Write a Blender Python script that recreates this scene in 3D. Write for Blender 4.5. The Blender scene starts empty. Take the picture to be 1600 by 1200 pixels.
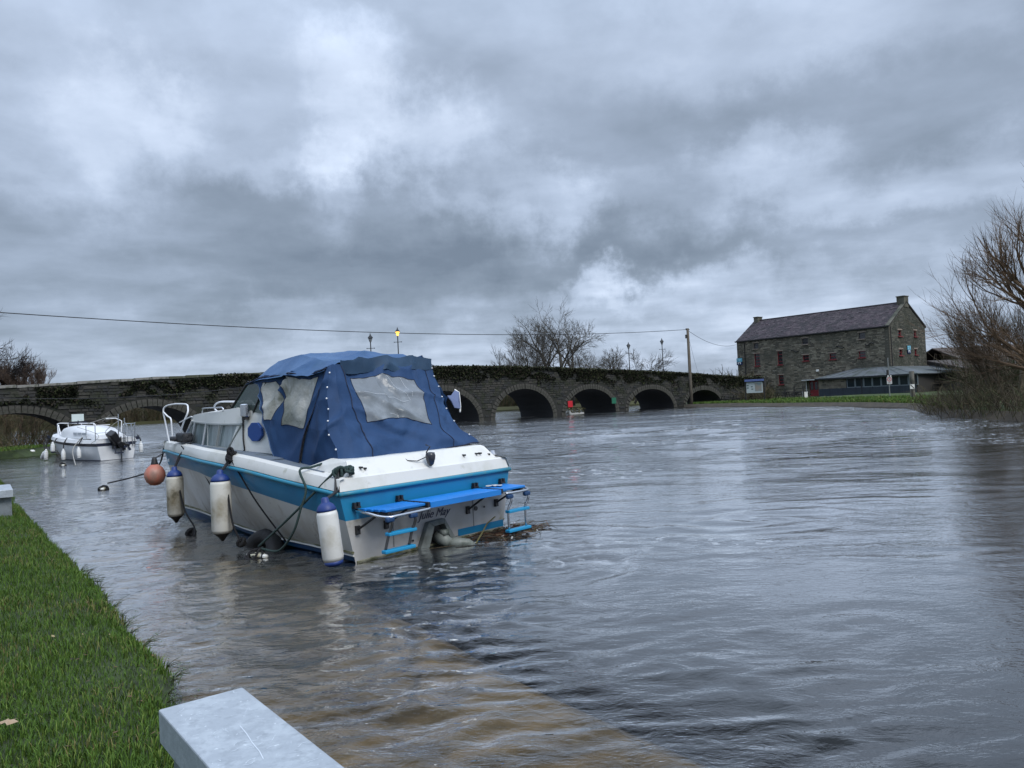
import bpy, math, random
import numpy as np
from mathutils import Vector, Matrix, noise as mnoise

random.seed(7)
S = bpy.context.scene
COL = S.collection
PI = math.pi
rnd = random.uniform

# ------------------------------------------------------------------ camera
F_PX, ROLL, H0, YC = 1202.0, math.radians(2.8), 1.65, 622.0
PITCH = math.atan((YC - 600) / F_PX)
_f = Vector((0, math.cos(PITCH), math.sin(PITCH)))
_r0 = Vector((1, 0, 0)); _u0 = Vector((0, -math.sin(PITCH), math.cos(PITCH)))
_r = _r0 * math.cos(ROLL) - _u0 * math.sin(ROLL)
_u = _r0 * math.sin(ROLL) + _u0 * math.cos(ROLL)
cam_d = bpy.data.cameras.new('camera')
cam_d.lens = F_PX / 1600 * 36; cam_d.sensor_width = 36
cam_d.clip_start = 0.05; cam_d.clip_end = 3000
cam = bpy.data.objects.new('camera', cam_d); COL.objects.link(cam)
cam.matrix_world = Matrix(((_r.x, _u.x, -_f.x, 0), (_r.y, _u.y, -_f.y, 0), (_r.z, _u.z, -_f.z, H0), (0, 0, 0, 1)))
S.camera = cam

def ray(px, py):
    d = _f * F_PX + _r * (px - 800) + _u * (600 - py)
    return d / d.y
def at(px, py, Y=None, z=None):
    d = ray(px, py)
    if z is not None: Y = (z - H0) / d.z
    return Vector((d.x * Y, Y, H0 + d.z * Y))

# ------------------------------------------------------------------ world: overcast sky
SUN_EL, SUN_AZ = math.radians(48), math.radians(140)      # behind the camera, to the right
CLOUD_GAIN = 1.0
W = bpy.data.worlds.new('World'); S.world = W; W.use_nodes = True
nt = W.node_tree; nt.nodes.clear()
def N(t, **k):
    n = nt.nodes.new(t)
    for a, b in k.items(): setattr(n, a, b)
    return n
def lk(a, b): nt.links.new(a, b)
def mth(op, a, b=None, c=None, clamp=False):
    n = N('ShaderNodeMath', operation=op, use_clamp=clamp)
    for i, v in enumerate((a, b, c)):
        if v is None: continue
        if isinstance(v, (int, float)): n.inputs[i].default_value = v
        else: lk(v, n.inputs[i])
    return n.outputs[0]
def vm(op, a, b=None):
    n = N('ShaderNodeVectorMath', operation=op)
    for i, v in enumerate((a, b)):
        if v is None: continue
        if isinstance(v, (tuple, list)): n.inputs[i].default_value = v
        else: lk(v, n.inputs[i])
    return n
tc = N('ShaderNodeTexCoord'); sep = N('ShaderNodeSeparateXYZ'); lk(tc.outputs['Generated'], sep.inputs[0])
dx, dy, dz = sep.outputs
az = mth('ARCTAN2', dx, dy); el = mth('ARCSINE', dz)
ze = mth('ADD', mth('MAXIMUM', dz, 0.0), 0.13)
comb = N('ShaderNodeCombineXYZ'); lk(mth('DIVIDE', dx, ze), comb.inputs[0]); lk(mth('DIVIDE', dy, ze), comb.inputs[1])
def nz(vec, scale, detail, rough, dist=0.0):
    n = N('ShaderNodeTexNoise'); n.inputs['Scale'].default_value = scale; n.inputs['Detail'].default_value = detail
    n.inputs['Roughness'].default_value = rough; n.inputs['Distortion'].default_value = dist
    lk(vec, n.inputs['Vector']); return n
n1 = nz(comb.outputs[0], 0.75, 7, 0.52, 0.25)
n2 = nz(comb.outputs[0], 2.4, 6, 0.55, 0.1)
pae = N('ShaderNodeCombineXYZ'); lk(az, pae.inputs[0]); lk(el, pae.inputs[1])
wn = nz(tc.outputs['Generated'], 7.5, 8, 0.62)
warp = vm('SCALE', vm('SUBTRACT', wn.outputs['Color'], (0.5, 0.5, 0.5)).outputs[0]); warp.inputs['Scale'].default_value = 0.23
P = vm('ADD', pae.outputs[0], warp.outputs[0]).outputs[0]
P = vm('MULTIPLY', P, (1, 1, 0)).outputs[0]
BLOBS = [(205,195,70,70,.26),(430,50,80,60,.12),(525,135,60,50,.26),(645,215,110,42,.30),(745,275,60,45,.24),(850,335,65,45,.28),
 (440,255,70,28,.26),(515,285,26,45,.22),(340,185,70,50,.16),(1180,268,90,30,.22),(1055,450,140,24,.20),(955,452,70,18,.14),
 (1400,300,230,34,.16),(1250,20,280,60,.16),(1120,505,160,32,.14),(900,555,500,26,.10),(90,300,110,90,.10),(60,120,60,120,.10),
 (350,290,125,50,-0.20),(690,300,125,65,-0.24),(750,350,70,36,-0.161),(250,410,350,50,-0.17),(650,430,280,45,-0.22),(1000,385,190,32,-0.161),
 (1300,200,230,60,-0.087),(1330,385,300,30,-0.099),(800,70,150,80,-0.050),(1000,190,150,80,-0.087),(130,530,330,26,-0.062),(640,500,300,24,-0.037)]
acc = None
for (px, py, rx, ry, amp) in BLOBS:
    d = ray(px, py).normalized()
    c = (math.atan2(d.x, d.y), math.asin(d.z), 0)
    q = vm('MULTIPLY', vm('SUBTRACT', P, c).outputs[0], (F_PX / rx * .85, F_PX / ry * .85, 0)).outputs[0]
    dd = vm('DOT_PRODUCT', q, q).outputs['Value']
    e = mth('MULTIPLY', mth('POWER', 2.718, mth('MULTIPLY', mth('POWER', dd, 1.6), -0.6)), amp)
    acc = e if acc is None else mth('ADD', acc, e)
v = mth('ADD', mth('MULTIPLY', mth('SUBTRACT', n1.outputs['Fac'], 0.5), 0.75), mth('MULTIPLY', mth('SUBTRACT', n2.outputs['Fac'], 0.5), 0.55))
v = mth('ADD', mth('ADD', v, acc), 0.49, clamp=True)
cr = N('ShaderNodeValToRGB'); lk(v, cr.inputs[0])
el_ = cr.color_ramp.elements
el_[0].position = 0.0; el_[0].color = (.120, .152, .200, 1)
el_[1].position = 1.0; el_[1].color = (.56, .64, .77, 1)
for p_, c_ in ((.25, (.172, .212, .272, 1)), (.45, (.235, .285, .367, 1)), (.65, (.325, .388, .495, 1)), (.82, (.43, .50, .62, 1))):
    k = el_.new(p_); k.color = c_
zen = mth('ADD', 1.0, mth('MULTIPLY', mth('SMOOTH_MIN', mth('MAXIMUM', mth('SUBTRACT', dz, 0.40), 0.0), 0.5, 0.1), 3.9))
bgc = N('ShaderNodeBackground'); lk(cr.outputs[0], bgc.inputs[0]); lk(mth('MULTIPLY', zen, CLOUD_GAIN), bgc.inputs[1])
sky = N('ShaderNodeTexSky', sky_type='NISHITA', sun_disc=False, sun_elevation=SUN_EL, sun_rotation=SUN_AZ)
bgs = N('ShaderNodeBackground'); lk(sky.outputs[0], bgs.inputs[0]); bgs.inputs[1].default_value = 0.08
mx = N('ShaderNodeMixShader'); mx.inputs[0].default_value = 0.94; lk(bgs.outputs[0], mx.inputs[1]); lk(bgc.outputs[0], mx.inputs[2])
out = N('ShaderNodeOutputWorld'); lk(mx.outputs[0], out.inputs[0])
W.cycles.sampling_method = 'MANUAL'; W.cycles.sample_map_resolution = 512

sun_d = bpy.data.lights.new('sun', 'SUN'); sun_d.energy = 1.3; sun_d.angle = math.radians(25); sun_d.color = (1, .96, .9)
sun = bpy.data.objects.new('sun', sun_d); COL.objects.link(sun); sun.location = (20, -30, 40)
sd = Vector((math.sin(SUN_AZ) * math.cos(SUN_EL), math.cos(SUN_AZ) * math.cos(SUN_EL), math.sin(SUN_EL)))
sun.rotation_euler = sd.to_track_quat('Z', 'Y').to_euler()
S.view_settings.view_transform = 'Standard'; S.view_settings.look = 'None'
S.view_settings.exposure = 0.66; S.view_settings.gamma = 1.0; S.view_settings.use_curve_mapping = False
S.render.engine = 'CYCLES'
S.cycles.max_bounces = 6; S.cycles.transparent_max_bounces = 12; S.cycles.use_denoising = True
S.cycles.caustics_reflective = False; S.cycles.caustics_refractive = False

# ------------------------------------------------------------------ helpers
MATS = {}
def M(name, col, rough=.6, metal=0.0, layers=(), bump=None, spec=.5, alpha=None, emit=None, coat=0.0):
    """principled; layers = (colour, scale, low, high[, stretch]) noise patches; bump = (scale, strength[, stretch])"""
    if name in MATS: return MATS[name]
    m = bpy.data.materials.new(name); m.use_nodes = True; t = m.node_tree; n = t.nodes; L = t.links
    b = n['Principled BSDF']; b.inputs['Roughness'].default_value = rough; b.inputs['Metallic'].default_value = metal
    b.inputs['Specular IOR Level'].default_value = spec; b.inputs['Base Color'].default_value = (*col, 1)
    if coat: b.inputs['Coat Weight'].default_value = coat
    if alpha is not None: b.inputs['Alpha'].default_value = alpha
    if emit: b.inputs['Emission Color'].default_value = (*emit[:3], 1); b.inputs['Emission Strength'].default_value = emit[3]
    tcn = n.new('ShaderNodeTexCoord'); src = None
    def nzz(scale, st, det=6):
        mp = n.new('ShaderNodeMapping'); mp.inputs['Scale'].default_value = st; L.new(tcn.outputs['Object'], mp.inputs[0])
        q = n.new('ShaderNodeTexNoise'); q.inputs['Scale'].default_value = scale; q.inputs['Detail'].default_value = det
        q.inputs['Roughness'].default_value = .6; L.new(mp.outputs[0], q.inputs[0]); return q
    for ly in layers:
        c, sc, lo, hi = ly[:4]; st = ly[4] if len(ly) > 4 else (1, 1, 1)
        q = nzz(sc, st); r = n.new('ShaderNodeMapRange'); r.inputs['From Min'].default_value = lo; r.inputs['From Max'].default_value = hi
        L.new(q.outputs['Fac'], r.inputs[0]); x = n.new('ShaderNodeMix'); x.data_type = 'RGBA'
        L.new(r.outputs[0], x.inputs['Factor'])
        if src is None: x.inputs['A'].default_value = (*col, 1)
        else: L.new(src, x.inputs['A'])
        x.inputs['B'].default_value = (*c, 1); src = x.outputs['Result']
    if src is not None: L.new(src, b.inputs['Base Color'])
    if bump:
        q = nzz(bump[0], bump[2] if len(bump) > 2 else (1, 1, 1), 5); bp = n.new('ShaderNodeBump')
        bp.inputs['Strength'].default_value = bump[1]; bp.inputs['Distance'].default_value = .05
        L.new(q.outputs['Fac'], bp.inputs['Height']); L.new(bp.outputs[0], b.inputs['Normal'])
    MATS[name] = m; return m

class MB:
    def __init__(s): s.v = []; s.f = []; s.m = []
    def add(s, vs, fs, mi=0):
        o = len(s.v); s.v += [tuple(v) for v in vs]; s.f += [tuple(i + o for i in f) for f in fs]; s.m += [mi] * len(fs); return s
    def box8(s, p, mi=0):
        return s.add(p, [(0,3,2,1),(4,5,6,7),(0,1,5,4),(1,2,6,5),(2,3,7,6),(3,0,4,7)], mi)
    def box(s, c, d, R=None, mi=0):
        x, y, z = d[0]/2, d[1]/2, d[2]/2
        p = [Vector(q) for q in ((-x,-y,-z),(x,-y,-z),(x,y,-z),(-x,y,-z),(-x,-y,z),(x,-y,z),(x,y,z),(-x,y,z))]
        if R is not None: p = [R @ q for q in p]
        return s.box8([q + Vector(c) for q in p], mi)
    def bx(s, x0, x1, y0, y1, z0, z1, mi=0): return s.box(((x0+x1)/2,(y0+y1)/2,(z0+z1)/2),(abs(x1-x0),abs(y1-y0),abs(z1-z0)),None,mi)
    def quad(s, a, b, c, d, mi=0): return s.add([a,b,c,d], [(0,1,2,3)], mi)
    def poly(s, pts, mi=0): return s.add(pts, [tuple(range(len(pts)))], mi)
    def prism(s, pts, off, mi=0):
        n = len(pts); off = Vector(off); q = [Vector(p) for p in pts]
        return s.add(q + [p + off for p in q], [tuple(range(n))[::-1], tuple(range(n, 2*n))] + [(i,(i+1)%n,n+(i+1)%n,n+i) for i in range(n)], mi)
    def tube(s, pts, r, n=6, mi=0, caps=True):
        pts = [Vector(p) for p in pts]; k = len(pts)
        rr = r if isinstance(r, (list, tuple)) else [r]*k
        vs = []; prev = None
        for i, p in enumerate(pts):
            d = (pts[min(i+1,k-1)] - pts[max(i-1,0)])
            if d.length < 1e-9: d = Vector((0,0,1))
            d.normalize()
            if prev is None:
                a = d.orthogonal().normalized()
            else:
                a = (prev - d*prev.dot(d));
                a = a.normalized() if a.length > 1e-6 else d.orthogonal().normalized()
            prev = a; b = d.cross(a)
            for j in range(n):
                t = 2*PI*j/n; vs.append(p + (a*math.cos(t) + b*math.sin(t))*rr[i])
        fs = [(i*n+j, i*n+(j+1)%n, (i+1)*n+(j+1)%n, (i+1)*n+j) for i in range(k-1) for j in range(n)]
        if caps: fs += [tuple(range(n))[::-1], tuple((k-1)*n+j for j in range(n))]
        return s.add(vs, fs, mi)
    def lathe(s, prof, c=(0,0,0), n=16, R=None, mi=0):
        vs = []
        for r, z in prof:
            for j in range(n):
                t = 2*PI*j/n; q = Vector((r*math.cos(t), r*math.sin(t), z))
                if R is not None: q = R @ q
                vs.append(q + Vector(c))
        k = len(prof); fs = [(i*n+j, i*n+(j+1)%n, (i+1)*n+(j+1)%n, (i+1)*n+j) for i in range(k-1) for j in range(n)]
        fs += [tuple(range(n))[::-1], tuple((k-1)*n+j for j in range(n))]
        return s.add(vs, fs, mi)
    def grid(s, G, mi=0):
        a = len(G); b = len(G[0]); vs = [p for row in G for p in row]
        return s.add(vs, [(i*b+j, i*b+j+1, (i+1)*b+j+1, (i+1)*b+j) for i in range(a-1) for j in range(b-1)], mi)
    def mesh(s, name, mats, smooth=False):
        me = bpy.data.meshes.new(name); me.from_pydata(s.v, [], s.f)
        mats = mats if isinstance(mats, (list, tuple)) else [mats]
        for m in mats: me.materials.append(m)
        if len(mats) > 1: me.polygons.foreach_set('material_index', s.m)
        if smooth: me.polygons.foreach_set('use_smooth', [True]*len(me.polygons))
        me.update(); return me
    def build(s, name, mats, parent=None, smooth=False, bevel=0, loc=None, solid=0, label=None):
        o = bpy.data.objects.new(name, s.mesh(name, mats, smooth)); COL.objects.link(o)
        if parent is not None: o.parent = parent
        if loc is not None: o.location = loc
        if solid:
            q = o.modifiers.new('solid', 'SOLIDIFY'); q.thickness = solid; q.offset = 0
        if bevel:
            q = o.modifiers.new('bevel', 'BEVEL'); q.width = bevel; q.segments = 2; q.limit_method = 'ANGLE'
        if label: o['label'] = label
        return o
def tag(o, label=None, cat=None, group=None, kind=None):
    if label: o['label'] = label
    if cat: o['category'] = cat
    if group: o['group'] = group
    if kind: o['kind'] = kind
    return o
def empty(name, loc, rz=0, label=None, cat=None, group=None):
    o = bpy.data.objects.new(name, None); COL.objects.link(o); o.location = loc; o.rotation_euler = (0, 0, rz); o.empty_display_size = .2
    return tag(o, label, cat, group)
def link(name, me, parent=None, loc=(0,0,0), rot=(0,0,0), scale=(1,1,1)):
    o = bpy.data.objects.new(name, me); COL.objects.link(o); o.location = loc; o.rotation_euler = rot; o.scale = scale
    if parent is not None: o.parent = parent
    return o
def children(o): return [c for c in bpy.data.objects if c.parent == o]
def text(name, body, size, mat, parent, loc, rot, shear=0, ext=.002, align='CENTER', bold=0):
    c = bpy.data.curves.new(name, 'FONT'); c.body = body; c.size = size; c.extrude = ext; c.shear = shear; c.align_x = align; c.align_y = 'CENTER'; c.offset = bold
    c.materials.append(mat); tmp = bpy.data.objects.new(name+'_curve', c); me = bpy.data.meshes.new_from_object(tmp); me.materials.clear(); me.materials.append(mat); bpy.data.objects.remove(tmp); o = bpy.data.objects.new(name, me); COL.objects.link(o); o.parent = parent; o.location = loc; o.rotation_euler = rot; return o
def smoothcurve(xs, ys, x):
    """monotone-ish cubic through the knots"""
    xs = np.array(xs, float); ys = np.array(ys, float); x = np.atleast_1d(np.array(x, float))
    h = np.diff(xs); d = np.diff(ys)/h; m = np.zeros_like(ys); m[0] = d[0]; m[-1] = d[-1]
    for i in range(1, len(xs)-1):
        m[i] = 0 if d[i-1]*d[i] <= 0 else 2*d[i-1]*d[i]/(d[i-1]+d[i])
    k = np.clip(np.searchsorted(xs, x)-1, 0, len(h)-1); t = (x-xs[k])/h[k]
    return ((2*t**3-3*t**2+1)*ys[k] + (t**3-2*t**2+t)*h[k]*m[k] + (-2*t**3+3*t**2)*ys[k+1] + (t**3-t**2)*h[k]*m[k+1])

# vectorised 2-D gradient noise for the big sheets
_rs = np.random.RandomState(3); _perm = _rs.permutation(4096); _ang = _rs.rand(4096)*2*PI
def pn(x, y):
    xi = np.floor(x).astype(np.int64); yi = np.floor(y).astype(np.int64); fx = x-xi; fy = y-yi
    def g(i, j):
        a = _ang[_perm[(_perm[i & 4095] + j) & 4095]]; return np.cos(a)*(x-i) + np.sin(a)*(y-j)
    u = fx*fx*fx*(fx*(fx*6-15)+10); w = fy*fy*fy*(fy*(fy*6-15)+10)
    return (g(xi,yi)*(1-u)+g(xi+1,yi)*u)*(1-w) + (g(xi,yi+1)*(1-u)+g(xi+1,yi+1)*u)*w
# ------------------------------------------------------------------ materials for the setting
m_bed = M('bed_mud', (.030,.026,.020), .9, layers=[((.012,.011,.01), .6, .4, .7)])
m_quay = M('quay_concrete', (.27,.225,.155), .85, layers=[((.11,.09,.062), 1.2, .44, .64), ((.35,.30,.21), 7, .55, .75), ((.05,.042,.03), 2.2, .58, .66, (1, .25, 1))], bump=(9, .4))
m_soil = M('wet_soil', (.035,.028,.018), .85, layers=[((.07,.055,.035), 3, .4, .7)], bump=(12, .6))
m_turf = M('turf_soil', (.035,.055,.014), .9, layers=[((.02,.03,.01), 6, .4, .7)], bump=(25, .5))
m_lawn = M('lawn', (.050,.085,.018), .95, layers=[((.028,.045,.014), .5, .4, .65), ((.055,.052,.022), 1.7, .52, .72)], bump=(9, 1.0))
m_field = M('far_field', (.07,.075,.03), .95, layers=[((.045,.04,.02), .05, .4, .6)])

# water: one sheet, cells growing with distance
def graded(a, b, n, s):
    """positions from a to b, densest at 0, spacing growing with distance"""
    t = np.linspace(math.asinh(a/s), math.asinh(b/s), n); return np.sinh(t)*s
def make_water():
    xs = graded(-420, 420, 900, 2.4) - 1.5; ys = graded(-12, 616, 760, 3.2) + 4
    dx = np.gradient(xs); dy = np.gradient(ys)
    X, Y = np.meshgrid(xs, ys); SP = np.maximum(dx[None, :], dy[:, None])
    Z = np.zeros_like(X)
    # signed distance beyond the quay edge (positive over the river)
    e = (X-1.37)*.83 + (Y-3.36)*.56
    riv = np.clip(e/2.5 + .2, 0, 1)
    wx = X + .7*pn(X*.35, Y*.35) + .25*pn(X*1.3+9, Y*1.3); wy = Y + .7*pn(X*.35+40, Y*.35) + .25*pn(X*1.3, Y*1.3+31)
    dist = np.hypot(X, Y)
    def octv(lam, amp, rot=0., st=1., mask=1.):
        c, s = math.cos(rot), math.sin(rot)
        u = (wx*c + wy*s)/lam/st; v = (-wx*s + wy*c)/lam
        k = np.clip((lam/SP - 2.2)/2.5, 0, 1)
        n = pn(u+lam*17, v-lam*31)
        return k*amp*mask*n
    patch_ = np.clip(.55 + 1.3*pn(X*.16+5, Y*.42+3) + .7*pn(X*.5, Y*1.1+8), .12, 1.5)
    riv_far = riv*np.clip((dist-9)/22, 0, 1)
    Z += octv(3.2, .12, -.15, 1.9, riv_far) + octv(1.5, .085, .1, 2.1, patch_*riv*(.16+.84*riv_far)) + octv(.75, .040, -.1, 1.8, patch_*riv*(.22+.78*riv_far))
    Z += octv(.38, .015, .2, 1.8, patch_*(.22+.78*riv_far)) + octv(.17, .004, .1, 1.6, patch_*(1-.55*riv*(1-riv_far)))
    # small regular wavelets over the flooded quay
    sh = 1-riv
    wx = X + .10*pn(X*1.1, Y*1.1) + .03*pn(X*4, Y*4); wy = Y + .12*pn(X*1.1+7, Y*1.1) + .03*pn(X*4+5, Y*4)
    def cusp(lam, amp, rot, st):
        c, s = math.cos(rot), math.sin(rot); u = (wx*c+wy*s)/lam/st; v = (-wx*s+wy*c)/lam; k = np.clip((lam/SP-2.0)/2.0, 0, 1)
        n = pn(u+lam*91, v-lam*57); return k*amp*(.55-np.abs(n)*1.6)
    pq = np.clip(.8 + .9*pn(X*.8+3, Y*.8+1), .35, 1.4)
    Z += sh*pq*(cusp(.34, .036, .25, 2.2) + cusp(.20, .026, .10, 1.8) + cusp(.13, .014, -.15, 1.6) + octv(.085, .008, .1, 1.6))
    # cusped current lines on the river, patchy
    strk = np.clip(.25 + 1.6*pn(X*.22+1, Y*.5+6), 0, 1.3)
    Z += riv*strk*(cusp(.55, .034, -.1, 3.2) + cusp(1.3, .075, -.05, 3.0)*riv_far + cusp(.30, .016, .12, 2.6) + cusp(.17, .006, -.2, 2.0))
    # boils and eddies in the current
    calm = np.exp(-((X-4.5)**2/9 + (Y-6)**2/7)); Z *= (1-.45*calm*riv)
    for cx, cy, R, a in ((.4, 7.4, 1.1, .014), (3.0, 9.5, 1.5, .010), (2.2, 5.2, .7, .006), (6.6, 6.4, .8, .005)):
        r = np.hypot(X-cx, Y-cy); th = np.arctan2(Y-cy, X-cx)
        Z += a*riv*np.exp(-(r/R)**2)*np.sin(r/R*11 + th*2 + pn(X*1.1, Y*1.1)*5)*np.clip(.14/SP, 0, 1)
    Z += .035*np.exp(-((X-.15)**2 + (Y-8.7)**2)/.35)*riv*pn(X*5, Y*5)
    Z *= np.clip(1.2-dist/140, .0, 1)
    n, mcol = X.shape
    V = np.stack([X, Y, Z], -1).reshape(-1, 3)
    idx = np.arange(n*mcol).reshape(n, mcol)
    Q = np.stack([idx[:-1,:-1], idx[:-1,1:], idx[1:,1:], idx[1:,:-1]], -1).reshape(-1, 4)
    me = bpy.data.meshes.new('river_water')
    me.vertices.add(len(V)); me.vertices.foreach_set('co', V.ravel())
    me.loops.add(len(Q)*4); me.loops.foreach_set('vertex_index', Q.ravel())
    me.polygons.add(len(Q)); me.polygons.foreach_set('loop_start', np.arange(0, len(Q)*4, 4)); me.polygons.foreach_set('loop_total', np.full(len(Q), 4))
    me.polygons.foreach_set('use_smooth', [True]*len(Q)); me.update(calc_edges=True)
    m = bpy.data.materials.new('river_water'); m.use_nodes = True; t = m.node_tree; t.nodes.clear(); L = t.links.new
    def A(ty, **k):
        q = t.nodes.new(ty)
        for a, b in k.items(): setattr(q, a, b)
        return q
    tc = A('ShaderNodeTexCoord')
    def nse(scale, st, det=4, rough=.6, rot=0, dist=0):
        mp = A('ShaderNodeMapping'); mp.inputs['Scale'].default_value = st; mp.inputs['Rotation'].default_value = (0, 0, rot); L(tc.outputs['Object'], mp.inputs[0])
        q = A('ShaderNodeTexNoise'); q.inputs['Scale'].default_value = scale; q.inputs['Detail'].default_value = det; q.inputs['Roughness'].default_value = rough
        q.inputs['Distortion'].default_value = dist; L(mp.outputs[0], q.inputs[0]); return q.outputs['Fac']
    def ma(op, a, b, c=None, clamp=False):
        q = A('ShaderNodeMath', operation=op, use_clamp=clamp)
        for i, x in enumerate((a, b, c)):
            if x is None: continue
            if isinstance(x, (int, float)): q.inputs[i].default_value = x
            else: L(x, q.inputs[i])
        return q.outputs[0]
    def rng(x, a, b, c=0., d=1.):
        q = A('ShaderNodeMapRange'); L(x, q.inputs[0])
        for i, y in enumerate((a, b, c, d)): q.inputs[i+1].default_value = y
        return q.outputs[0]
    sp = A('ShaderNodeSeparateXYZ'); L(tc.outputs['Object'], sp.inputs[0])
    ed = ma('ADD', ma('MULTIPLY', ma('SUBTRACT', sp.outputs[0], 1.37), .83), ma('MULTIPLY', ma('SUBTRACT', sp.outputs[1], 3.36), .56))
    riv = rng(ma('ADD', ed, ma('MULTIPLY', ma('SUBTRACT', nse(1.1, (1, 1, 1), 4), .5), .55)), -.25, .15)
    far = rng(sp.outputs[1], 9, 34)
    h1 = nse(.9, (.55, 1, 1), 5, .62, -.1, .6); h2 = nse(5, (.6, 1, 1), 4, .6, .1, .8); h3 = nse(19, (.55, 1, 1), 3, .6, .15, .3); h0 = nse(.22, (.5, 1, 1), 4, .6, 0, .4)
    ptc = rng(nse(.30, (.45, 1.2, 1), 4, .6, -.08, .8), .40, .62, .15, 1.5)
    b0 = A('ShaderNodeBump'); b0.inputs['Distance'].default_value = 1.0; L(ma('MULTIPLY', far, .28), b0.inputs['Strength']); L(ma('ADD', h0, ma('MULTIPLY', h1, .6)), b0.inputs['Height'])
    b1 = A('ShaderNodeBump'); b1.inputs['Distance'].default_value = .05; L(ma('MULTIPLY', ma('ADD', ma('MULTIPLY', far, .55), .24), ptc), b1.inputs['Strength']); L(h2, b1.inputs['Height']); L(b0.outputs[0], b1.inputs['Normal'])
    b2 = A('ShaderNodeBump'); b2.inputs['Distance'].default_value = .012; L(rng(riv, 0, 1, .75, .25), b2.inputs['Strength']); L(h3, b2.inputs['Height']); L(b1.outputs[0], b2.inputs['Normal'])
    nrm = b2.outputs[0]
    fr = A('ShaderNodeFresnel'); fr.inputs['IOR'].default_value = 1.6; L(nrm, fr.inputs['Normal'])
    gl = A('ShaderNodeBsdfGlossy'); L(nrm, gl.inputs['Normal']); gl.inputs['Color'].default_value = (1, 1, 1, 1); L(rng(sp.outputs[1], 8, 60, .0, .05), gl.inputs['Roughness'])
    tr = A('ShaderNodeBsdfTransparent'); tr.inputs['Color'].default_value = (.86, .79, .66, 1)
    di = A('ShaderNodeBsdfDiffuse'); di.inputs['Color'].default_value = (.019, .021, .022, 1); L(nrm, di.inputs['Normal'])
    um = A('ShaderNodeMixShader'); L(rng(riv, 0, 1, .05, .94), um.inputs[0]); L(tr.outputs[0], um.inputs[1]); L(di.outputs[0], um.inputs[2])
    ms = A('ShaderNodeMixShader'); L(rng(fr.outputs[0], .085, .40, .012, .92), ms.inputs[0]); L(um.outputs[0], ms.inputs[1]); L(gl.outputs[0], ms.inputs[2])
    # foam where the current breaks
    foam = A('ShaderNodeBsdfDiffuse'); foam.inputs['Color'].default_value = (.62, .66, .70, 1)
    spots = rng(nse(7, (.8, 1, 1), 5, .7), .53, .60); zone = rng(nse(.16, (.35, 1.1, 1), 3, .55, -.12), .48, .57); streak = rng(nse(1.1, (.3, 1, 1), 4, .6, -.1, .6), .49, .57)
    fm = ma('MULTIPLY', ma('MULTIPLY', ma('MULTIPLY', spots, zone), streak), ma('MULTIPLY', riv, rng(sp.outputs[1], 6, 10)), clamp=True)
    film = ma('MULTIPLY', ma('MULTIPLY', rng(nse(.5, (.5, 1, 1), 5, .65, -.1, 1.2), .5, .72), riv), .025)
    mf = A('ShaderNodeMixShader'); L(ma('ADD', ma('MULTIPLY', fm, .75), film, clamp=True), mf.inputs[0]); L(ms.outputs[0], mf.inputs[1]); L(foam.outputs[0], mf.inputs[2])
    o = A('ShaderNodeOutputMaterial'); L(mf.outputs[0], o.inputs[0])
    me.materials.append(m)
    ob = bpy.data.objects.new('river_water', me); COL.objects.link(ob); tag(ob, 'grey swirling river in flood', kind='structure')
make_water()

g = MB(); g.poly([(-1500,-300,-1.7),(1500,-300,-1.7),(1500,2500,-1.7),(-1500,2500,-1.7)])
tag(g.build('river_bed', m_bed), 'dark river bed under the flood', kind='structure')

# the bank edge on our side, in plan
BANK = [(3.2,-3.5),(1.6,-1.0),(.3,1.0),(-.85,2.6),(-2.05,4.5),(-2.8,5.6),(-3.8,7.0),(-5.2,8.9),(-6.8,11.0),(-8.4,13.2),(-10.0,15.3),(-12.3,18.6),(-14.9,22.2),(-17.4,25.5),(-19.6,28.2)]
BX = [p[0] for p in BANK]; BY = [p[1] for p in BANK]
def bank_x(y): return float(np.interp(y, BY, BX)) + .10*mnoise.noise(Vector((y*1.3, 0, 4))) + .05*mnoise.noise(Vector((y*5, 0, 9)))
def bank_z(d): return .16*(1-math.exp(-d*9)) + .08*min(d, 3)/3       # d = distance in from the edge
# submerged quay slab, from under the bank out to its edge
QE = [(5.5,-2.5),(1.42,3.3),(1.09,3.77),(-.09,5.36),(-1.0,6.88),(-2.3,8.8),(-3.7,10.8),(-6.6,14.6),(-9.6,18.5),(-14.4,24.8),(-18.5,29.5)]
q = MB()
ys_ = np.linspace(-2.5, 29.5, 60); qx = np.interp(ys_, [p[1] for p in QE], [p[0] for p in QE])
G = []
for y, x in zip(ys_, qx):
    bx_ = np.interp(y, BY, BX) - .6
    G.append([(bx_, y, -.03), (bx_+.5*(x-bx_), y, -.12), (x-.45, y, -.155), (x-.35, y, -.16), (x+.12*mnoise.noise(Vector((y*1.6,0,3))), y, -.30), (x+.35, y, -1.6)])
q.grid(G); quay = tag(q.build('quay', m_quay), 'submerged concrete quay edge under shallow brown water', kind='structure')
# bank ground
b = MB(); G = []
for y in np.linspace(-3.4, 28.2, 110):
    e = bank_x(y); row = [(e+.12, y-.05, -.20), (e+.05, y, -.05), (e, y, .03)]
    for d in (.05, .12, .3, .8, 2, 6, 30): row.append((e-d*.82, y-d*.3, bank_z(d) + .02*mnoise.noise(Vector((e-d, y, 0))*1.5)))
    G.append(row)
b.grid(G); tag(b.build('riverbank', m_turf, smooth=True), 'low near riverbank under the grass', kind='structure')

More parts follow.
